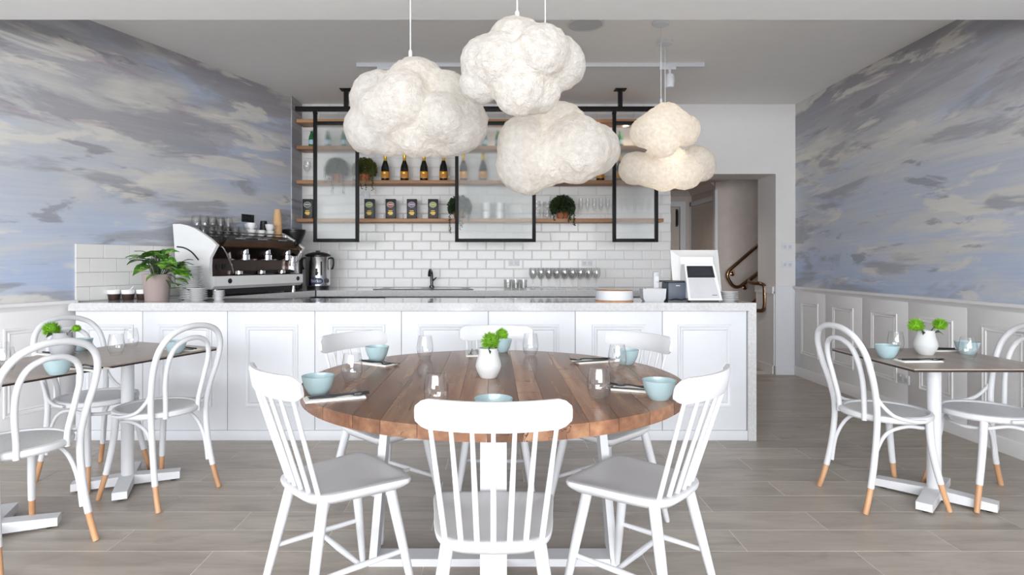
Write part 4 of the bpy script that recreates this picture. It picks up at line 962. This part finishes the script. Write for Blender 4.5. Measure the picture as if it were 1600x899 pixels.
vv = sum([curved([(x * q, z * q) for x, z in el], 0.02, 0.1235, 0.082) for q in (1.0, 0.8, 0.6, 0.4, 0.2)], [])
bd = MB().add(vv, [(j * 32 + i, j * 32 + (i + 1) % 32, j * 32 + 32 + (i + 1) % 32, j * 32 + 32 + i) for j in range(4) for i in range(32)] + [tuple(range(128, 160))])
bdg = obj('badge', bd, M['navy'], ur)
cu = bpy.data.curves.new('lettering', 'FONT'); cu.body = 'birko'; cu.size = 0.048; cu.align_x = 'CENTER'; cu.align_y = 'CENTER'
tmp = bpy.data.objects.new('lettering_source', cu); C.objects.link(tmp); bpy.context.view_layer.update()
tmesh = bpy.data.meshes.new_from_object(tmp.evaluated_get(bpy.context.evaluated_depsgraph_get())); bpy.data.objects.remove(tmp)
for v_ in tmesh.vertices: v_.co = curved([(v_.co.x, v_.co.y)], 0.02, 0.1246, 0.084)[0]
link('lettering', tmesh, M['porcelain'], bdg)

# ---------------------------------------------------------------- things on the bar top
BT = 0.94
for k, (x, y) in enumerate(((-2.765, 4.38), (-2.668, 4.39), (-2.585, 4.43), (-2.515, 4.50))):
    t = thing('sugar_pot', f'two-tone brown and white sugar pot, {ORD[k]} from the left on the bar', 'pot', (x, y, BT), 0, 'sugar pots on the bar')
    obj('base', MB().lathe([(0.0, 0.0), (0.033, 0.0), (0.036, 0.004), (0.042, 0.045), (0.040, 0.046)], 24), M['cocoa'], t)
    obj('rim', MB().lathe([(0.040, 0.045), (0.043, 0.046), (0.046, 0.075), (0.044, 0.077), (0.040, 0.06), (0, 0.058)], 24), M['porcelain'], t)
    if k: obj('spoon', MB().tube([(0.0, 0, 0.06), (0.045, -0.01, 0.10)], 0.004, 8), M['porcelain'], t)
pp = thing('potted_pothos', 'leafy variegated pothos in a mauve glazed pot on the bar', 'potted plant', (-2.425, 4.33, BT))
obj('pot', MB().lathe([(0.0, 0.0), (0.074, 0.0), (0.078, 0.005), (0.096, 0.185), (0.098, 0.192), (0.090, 0.192), (0.086, 0.17), (0.0, 0.165)], 36), M['pot'], pp)
obj('soil', MB().lathe([(0.0, 0.168), (0.086, 0.166)], 24), M['cocoa'], pp)
def leaf_mesh():
    pts = []; n = 8
    rows = [(0.0, 0.0, 0.0), (-0.012, 0.030, 0.004), (0.018, 0.046, 0.008), (0.05, 0.044, 0.010), (0.08, 0.032, 0.006), (0.105, 0.016, -0.006), (0.13, 0.0, -0.022)]
    v = []; f = []
    for x, wd, z in rows: v += [(x, -wd, z - wd * 0.12), (x if x >= 0 else 0.0, 0, z - 0.006), (x, wd, z - wd * 0.12)]
    for i in range(len(rows) - 1): f += [(i * 3, i * 3 + 1, i * 3 + 4, i * 3 + 3), (i * 3 + 1, i * 3 + 2, i * 3 + 5, i * 3 + 4)]
    return MB().add(v, f).mesh('pothos_leaf', 60)
lm = leaf_mesh(); rnd = random.Random(3)
for k in range(44):
    a = rnd.uniform(0, 6.283); rr = rnd.uniform(0.02, 0.155); h = 0.345 - rr * 0.75 + rnd.uniform(-0.05, 0.05)
    if k >= 40: a = -0.5 + 0.2 * (k - 40); rr = 0.125; h = 0.09 + 0.035 * (k - 40)
    b = Vector((rr * math.cos(a) * 1.15, rr * math.sin(a) * 0.8, h))
    if k < 40: b.z = max(b.z, 0.2)
    sroot = Vector((b.x * 0.25, b.y * 0.3, 0.165))
    st = obj('stem', MB().tube(spline([sroot, sroot.lerp(b, 0.5) + Vector((0, 0, 0.03)), b], 4), 0.0028, 6), M['stem'], pp)
    lf = link('leaf', lm, M['leaf'], pp, b, (rnd.uniform(-0.6, 0.6), rnd.uniform(-0.5, 0.5), a + rnd.uniform(-0.7, 0.7))); s_ = rnd.uniform(0.7, 1.05); lf.scale = (s_, s_, s_)
def plate_me(r, h): return MB().lathe([(0.0, 0.0), (r * 0.58, 0.0), (r * 0.62, 0.002), (r * 0.95, h), (r, h + 0.001), (r, h + 0.0025), (r * 0.94, h + 0.002), (r * 0.6, 0.004), (0, 0.004)], 32).mesh('plate')
def stack(n, r, h, step, x, y, name, lab, group):
    me = plate_me(r, h)
    for k in range(n):
        wh = 'topmost' if k == n - 1 else ('lowest' if k == 0 else ORD[k] + ' from the bottom')
        tag(link(name, me, M['porcelain'], None, (x + random.uniform(-.001, .001), y, BT + step * k)), f'white {name.replace("_", " ")} {wh} in {lab}', 'plate', group)
stack(20, 0.08, 0.012, 0.0125, -2.235, 4.45, 'side_plate', 'the tall stack beside the pothos', 'plates in the tall stack')
stack(7, 0.07, 0.012, 0.0125, -2.135, 4.33, 'small_plate', 'the short stack before the espresso machine', 'plates in the short stack')
stack(6, 0.042, 0.010, 0.0115, -2.02, 4.42, 'saucer', 'the little stack before the espresso machine', 'saucers in the little stack')
stack(5, 0.066, 0.012, 0.0135, 1.675, 4.28, 'side_plate', 'the stack beside the sales terminal', 'plates beside the sales terminal')
t = thing('round_tray', 'round white tray box with a copper toned rim on the bar', 'tray', (0.86, 4.28, BT))
obj('base', MB().lathe([(0.0, 0.0), (0.133, 0.0), (0.135, 0.006), (0.128, 0.011), (0, 0.011)], 48), M['tip'], t)
obj('wall', MB().lathe([(0.124, 0.011), (0.131, 0.012), (0.131, 0.076), (0.125, 0.076), (0.124, 0.012)], 48), M['white'], t)
obj('rim', MB().lathe([(0.123, 0.074), (0.131, 0.076), (0.131, 0.0785), (0.122, 0.0785), (0.121, 0.02), (0.0, 0.018)], 48), M['tip'], t)
t = thing('card_terminal', 'pale grey card payment holder on the bar', 'card terminal', (1.135, 4.28, BT))
obj('tray', MB().add([(x * s, y * s, z) for z, s in ((0.0, 0.78), (0.02, 0.94), (0.09, 1.0), (0.09, 0.93), (0.03, 0.86)) for x, y in ((-0.083, -0.05), (0.083, -0.05), (0.083, 0.05), (-0.083, 0.05))],
    [(3, 2, 1, 0)] + [(i * 4 + k, i * 4 + (k + 1) % 4, i * 4 + 4 + (k + 1) % 4, i * 4 + 4 + k) for i in range(4) for k in range(4)] + [(16, 17, 18, 19)]), M['palegrey'], t, smooth=20)
obj('slip_roll', MB().lathe([(0.02, -0.05), (0.02, 0.05)], 18, (0, 0.0, 0.075), rot=Matrix.Rotation(R(90), 3, 'Y')), M['white'], t)
t = thing('cordless_phone', 'white cordless phone standing upright behind the card holder', 'phone', (1.19, 4.40, BT))
obj('handset', MB().box((0, 0, 0.115), (0.048, 0.03, 0.19), 0.014), M['palegrey'], t)
obj('cradle', MB().box((0, 0, 0.012), (0.08, 0.07, 0.024), 0.006), M['palegrey'], t)
obj('display', MB().box((0, -0.0155, 0.155), (0.032, 0.002, 0.035)), M['white'], t)
obj('keypad', MB().box((0, -0.0155, 0.10), (0.034, 0.002, 0.055)), M['white'], t)
t = thing('receipt_printer', 'slate grey receipt printer beside the sales terminal', 'printer', (1.30, 4.32, BT))
obj('body', MB().box((0, 0.0, 0.073), (0.135, 0.17, 0.122), 0.006), M['slate'], t)
obj('lid', MB().box((-0.01, 0.01, 0.139), (0.15, 0.16, 0.012), 0.004), M['blackp'], t)
obj('logo_strip', MB().box((0.0, -0.086, 0.112), (0.028, 0.001, 0.006)), M['palegrey'], t)
obj('foot_plate', MB().box((0, 0, 0.006), (0.14, 0.175, 0.012)), M['blackp'], t)
obj('cable', MB().tube(spline([(-0.05, -0.095, 0.012), (-0.02, -0.12, 0.02), (0.02, -0.10, 0.012), (0.05, -0.125, 0.022), (0.08, -0.11, 0.008), (0.2, -0.13, 0.006)], 6), 0.004, 8), M['blackp'], t)
t = thing('sales_terminal', 'white sales terminal showing its back and small customer screen', 'sales terminal', (1.47, 4.32, BT))
rt_ = Matrix.Rotation(R(-14), 3, 'X')
mon = MB()
v = []
for y, sx, sz in ((0.03, 0.175, 0.175), (0.012, 0.175, 0.175), (-0.012, 0.135, 0.13), (-0.03, 0.118, 0.112)):
    v += [(-sx, y, -sz), (sx, y, -sz), (sx, y, sz), (-sx, y, sz)]
mon.add(v, [(3, 2, 1, 0)] + [(i * 4 + k, i * 4 + (k + 1) % 4, i * 4 + 4 + (k + 1) % 4, i * 4 + 4 + k) for i in range(3) for k in range(4)] + [(12, 13, 14, 15)])
mon.v = [(q := rt_ @ Vector(p), (q.x + 0.01, q.y + 0.06, q.z + 0.20))[1] for p in mon.v]
obj('monitor_back', mon, M['porcelain'], t, smooth=20)
ws = 0.113
st = MB().add([(-ws, -0.14, 0.012), (ws + 0.01, -0.14, 0.012), (ws - 0.015, -0.05, 0.262), (-ws, -0.05, 0.262), (-ws - 0.01, 0.06, 0.012), (ws + 0.01, 0.06, 0.012), (ws - 0.015, 0.02, 0.262), (-ws, 0.02, 0.262)],
              [(0, 1, 2, 3), (1, 5, 6, 2), (5, 4, 7, 6), (4, 0, 3, 7), (3, 2, 6, 7), (0, 4, 5, 1)])
obj('stand', st, M['porcelain'], t, smooth=20)
nrm = Vector((0, -0.25, 0.09)).normalized()
def on_face(u, v_): 
    p = Vector((u, -0.14 + 0.36 * (v_ - 0.012), v_)); return (p + nrm * 0.0012)
obj('face_plate', MB().add([on_face(a, b)[:] for a, b in ((-0.098, 0.025), (0.108, 0.025), (0.085, 0.165), (-0.098, 0.165))], [(0, 1, 2, 3)]), M['palegrey'], t)
scn = obj('customer_screen', MB().add([on_face(a, b)[:] for a, b in ((-0.1, 0.168), (0.092, 0.168), (0.084, 0.25), (-0.1, 0.25))], [(0, 1, 2, 3)]), M['blackp'], t)
obj('display', MB().add([(on_face(a, b) + nrm * 0.001)[:] for a, b in ((-0.086, 0.178), (0.08, 0.178), (0.073, 0.240), (-0.086, 0.240))], [(0, 1, 2, 3)]), M['screen'], scn)
obj('maker_mark', MB().add([(on_face(a, b) + nrm * 0.001)[:] for a, b in ((0.055, 0.045), (0.092, 0.045), (0.091, 0.049), (0.055, 0.049))], [(0, 1, 2, 3)]), M['slate'], t)
obj('feet', MB().span((-0.10, -0.135, 0), (0.10, 0.05, 0.012)), M['blackp'], t)

# ---------------------------------------------------------------- glassware on the rear bench
wp = [(0.0, 0.0), (0.036, 0.0), (0.034, 0.003), (0.006, 0.007), (0.004, 0.03), (0.004, 0.085), (0.012, 0.098), (0.030, 0.125), (0.038, 0.155), (0.036, 0.19), (0.032, 0.215), (0.031, 0.215), (0.035, 0.19), (0.0365, 0.155), (0.028, 0.127), (0.0, 0.102)]
wine_me = MB().lathe(wp, 24).mesh('wine_glass', 60)
def stem_glass(label, loc, me, name, group): tag(link(name, me, M['glass'], None, loc), label, 'glass', group)
for r in range(2):
    for k in range(9):
        stem_glass(f'stemmed wine glass on the rear bench, {ORD[k]} from left in the {("front", "rear")[r]} row', (0.40 + 0.0795 * k, 6.03 + 0.12 * r, 0.945), wine_me, 'wine_glass', 'wine glasses on the rear bench')
wt = MB().lathe([(0.0, 0.0), (0.030, 0.0), (0.034, 0.01), (0.038, 0.095), (0.0365, 0.095), (0.032, 0.015), (0, 0.012)], 24).mesh('water_tumbler', 60)
for r in range(2):
    for k in range(3): stem_glass(f'straight water tumbler on the rear bench, {ORD[k]} from left in the {("front", "rear")[r]} row', (0.145 + 0.078 * k, 6.04 + 0.1 * r, 0.945), wt, 'water_tumbler', 'water tumblers on the rear bench')

# ---------------------------------------------------------------- things on the shelves
def sx(px, Y=6.38): return (px - 771) / 939 * Y
stem_glass('single wine glass at the far left of the third shelf', (sx(480), 6.38, SH[2]), wine_me, 'wine_glass', None)
fl_me = MB().lathe([(0.0, 0.0), (0.028, 0.0), (0.026, 0.003), (0.004, 0.006), (0.0035, 0.07), (0.010, 0.09), (0.020, 0.12), (0.0225, 0.16), (0.020, 0.222), (0.019, 0.222), (0.0215, 0.16), (0.018, 0.12), (0.0, 0.085)], 20).mesh('champagne_flute', 60)
for k, px in enumerate((907.5, 918, 928.5, 939, 949.5, 971, 981.5, 992, 1002.5, 1013)):
    wh = f'{ORD[k]} from left in the open' if k < 5 else f'{ORD[k - 5]} from left behind the right glass screen'
    stem_glass(f'champagne flute on the lowest shelf, {wh}', (sx(px), 6.38, SH[3]), fl_me, 'champagne_flute', 'champagne flutes on the lowest shelf')
jar = MB().lathe([(0.0, 0.0), (0.038, 0.0), (0.044, 0.006), (0.046, 0.04), (0.044, 0.09), (0.042, 0.095), (0.0405, 0.095), (0.044, 0.04), (0.0, 0.008)], 24).mesh('glass_mug', 60)
for px, y, wh in ((838, 6.36, 'near'), (855, 6.42, 'right')):
    for k in range(2): stem_glass(f'clear glass mug, {("lower", "upper")[k]} of the {wh} stack left of the dark trailing plant', (sx(px, y), y, SH[3] + 0.097 * k), jar, 'glass_mug', 'glass mugs on the lowest shelf')
for px in (760, 781):
    for k in range(2):
        me = cup_me
        t = thing('stacked_mug', f'white mug, {("lower", "upper")[k]} of the {("left", "right")[px > 770]} stack behind the middle glass screen', 'mug', (sx(px), 6.38, SH[3] + 0.086 * k), 0, 'mugs behind the middle screen')
        obj('body', MB().lathe([(0, 0), (0.045, 0), (0.05, 0.006), (0.052, 0.084), (0.049, 0.084), (0.046, 0.01), (0, 0.008)], 22), M['porcelain'], t)
        obj('handle', MB().tube(spline([(0.05, 0, 0.07), (0.078, 0, 0.065), (0.078, 0, 0.025), (0.05, 0, 0.018)], 4), 0.005, 8), M['porcelain'], t)
def champagne():
    t = thing('champagne_bottle', '', 'bottle', (0, 0, 0), 0, 'champagne bottles on the third shelf')
    obj('glass_body', MB().lathe([(0, 0), (0.040, 0.0), (0.0435, 0.006), (0.0435, 0.125), (0.040, 0.155), (0.026, 0.195), (0.0165, 0.225), (0.0145, 0.27), (0, 0.27)], 28), M['champ'], t)
    obj('foil', MB().lathe([(0.020, 0.212), (0.0175, 0.226), (0.0160, 0.262), (0.0185, 0.270), (0.0185, 0.29), (0.015, 0.302), (0, 0.303)], 24), M['gold'], t)
    lb_ = obj('front_label', MB().lathe([(0.0438, 0.03), (0.0442, 0.031), (0.0442, 0.100), (0.0438, 0.101)], 28), M['clabel'], t)
    obj('crest', MB().box((0, -0.0445, 0.088), (0.022, 0.002, 0.018), 0.0005), M['gold'], lb_)
    obj('print_line', MB().box((0, -0.0443, 0.062), (0.046, 0.004, 0.004)).box((0, -0.0443, 0.047), (0.036, 0.006, 0.003)), M['cocoa'], lb_)
    return t
cb = champagne(); first = True
for k, px in enumerate((602, 632, 662.5, 693, 724, 754.5, 938, 968)):
    wh = f'{ORD[k]} from the left trailing plant' if k < 4 else (f'behind the middle glass screen, {("left", "right")[k - 4]} of two' if k < 6 else ('just left of the right glass screen', 'behind the right glass screen')[k - 6])
    lab = 'champagne bottle with gold foil and amber label, ' + wh; loc = (sx(px), 6.38, SH[2])
    if first: cb.location = loc; cb['label'] = lab; first = False
    else: dup(cb, loc, 0, lab)
def water():
    t = thing('mineral_water_bottle', '', 'bottle', (0, 0, 0), 0, 'green bottles on the second shelf')
    obj('glass_body', MB().lathe([(0, 0), (0.029, 0), (0.032, 0.005), (0.032, 0.085), (0.026, 0.115), (0.014, 0.15), (0.013, 0.175), (0, 0.175)], 22), M['green'], t)
    obj('label_band', MB().lathe([(0.0322, 0.03), (0.0326, 0.031), (0.0326, 0.075), (0.0322, 0.076)], 22), M['blabel'], t)
    obj('cap', MB().lathe([(0.0145, 0.170), (0.0145, 0.185), (0, 0.186)], 18), M['palegrey'], t)
    return t
wbt = water(); first = True
for px, wh in ((487, 'left of the left glass screen'), (512, 'behind the left glass screen, left of two'), (537, 'behind the left glass screen, right of two'), (757, 'behind the middle glass screen, left of two'), (778, 'behind the middle glass screen, right of two'), (969, 'behind the right glass screen')):
    lab = 'small green mineral water bottle ' + wh; loc = (sx(px), 6.38, SH[1])
    if first: wbt.location = loc; wbt['label'] = lab; first = False
    else: dup(wbt, loc, 0, lab)
def carton(px, rgb, lab):
    t = thing('tea_carton', lab, 'carton', (sx(px), 6.37, SH[3]), 0, 'black tea cartons on the lowest shelf')
    obj('box', MB().box((0, 0, 0.105), (0.104, 0.06, 0.21), 0.002), M['carton'], t)
    em_ = MB().add([(0.038 * math.cos(a * math.pi / 14), -0.0312, 0.15 + 0.030 * math.sin(a * math.pi / 14)) for a in range(28)], [tuple(range(28))])
    e1 = obj('emblem', em_, M['palegrey'], t)
    m2 = MB().add([(0.034 * math.cos(a * math.pi / 14), -0.0316, 0.15 + 0.026 * math.sin(a * math.pi / 14)) for a in range(28)], [tuple(range(28))])
    obj('emblem_field', m2, plain('emblem_colour', rgb, 0.5, var=0.2), e1)
    obj('emblem_band', MB().box((0, -0.0319, 0.152), (0.05, 0.0006, 0.010)), M['palegrey'], e1)
    obj('print_lines', MB().box((0, -0.0305, 0.082), (0.040, 0.0015, 0.004)).box((0, -0.0305, 0.062), (0.052, 0.0015, 0.007)).box((0.002, -0.0305, 0.046), (0.036, 0.0015, 0.004)), M['gold'], t)
carton(482, (84, 92, 76), 'black tea carton with a dark emblem left of the left glass screen')
carton(578, (150, 172, 60), 'black tea carton with a lime emblem beside the left glass screen')
carton(611, (178, 92, 54), 'black tea carton with a rust orange emblem')
carton(644, (142, 108, 150), 'black tea carton with a mauve emblem')
carton(677, (172, 186, 66), 'black tea carton with a yellow-green emblem, last before the dark plant')
def trailing(px, z, lab, mat, seed, rad=0.115):
    t = thing('trailing_plant', lab, 'potted plant', (sx(px, 6.36), 6.36, z), 0, 'trailing plants on the shelves')
    obj('pot', MB().lathe([(0, 0), (0.052, 0), (0.056, 0.004), (0.066, 0.08), (0.068, 0.092), (0.060, 0.092), (0.0, 0.085)], 26), M['terra'], t)
    rnd = random.Random(seed); m = MB(); s = MB()
    def lf(p, d):
        L = rnd.uniform(0.012, 0.021); sd = d.orthogonal().normalized(); sd.rotate(Matrix.Rotation(rnd.uniform(0, 6.28), 3, d)); sd *= L * 0.42; e = p + d * L; up = d.cross(sd) * 0.3
        m.add([p[:], (p.lerp(e, 0.5) + sd + up)[:], e[:], (p.lerp(e, 0.5) - sd + up)[:]], [(0, 1, 2, 3)])
    for k in range(3600):
        u = rnd.uniform(-0.55, 1); a = rnd.uniform(0, 6.283); q = math.sqrt(1 - u * u)
        d = Vector((q * math.cos(a), q * math.sin(a), u)); r = rad * rnd.uniform(0.6, 1.03)
        p = Vector((d.x * r, max(-0.11, min(0.11, d.y * r)), 0.125 + d.z * r * 0.98))
        lf(p, (d + Vector((rnd.uniform(-.8, .8), rnd.uniform(-.8, .8), rnd.uniform(-1.2, .3)))).normalized())
    for k in range(8):
        a = rnd.uniform(math.pi * 1.0, math.pi * 2.0); x0 = rad * 0.9 * math.cos(a); y0 = -0.075 - 0.03 * abs(math.sin(a)); n = rnd.randint(8, 22); z0 = 0.08; pts = [Vector((x0 * 0.8, y0 * 0.8, 0.14))]
        for i in range(n):
            p = Vector((x0 + rnd.uniform(-.004, .004), y0 - 0.008, z0 - 0.011 * i)); pts.append(p)
            for w_ in range(2): lf(p, Vector((rnd.uniform(-1, 1), rnd.uniform(-1, 0.3), rnd.uniform(-1, .2))).normalized())
        s.tube(pts, 0.0012, 5)
    f_ = obj('foliage', m, mat, t, smooth=0); f_['kind'] = 'stuff'
    obj('trailing_stems', s, M['stem'], t)
trailing(526, SH[2], 'trailing plant blurred behind the left glass screen on the third shelf', M['trail'], 1)
trailing(570, SH[2], 'olive trailing plant at the right edge of the left glass screen', M['trailb'], 2, 0.12)
trailing(718, SH[3], 'dark trailing plant half behind the middle glass screen', M['trail'], 3, 0.12)
trailing(879, SH[3], 'dark trailing plant in terracotta left of the champagne flutes', M['trail'], 4, 0.125)
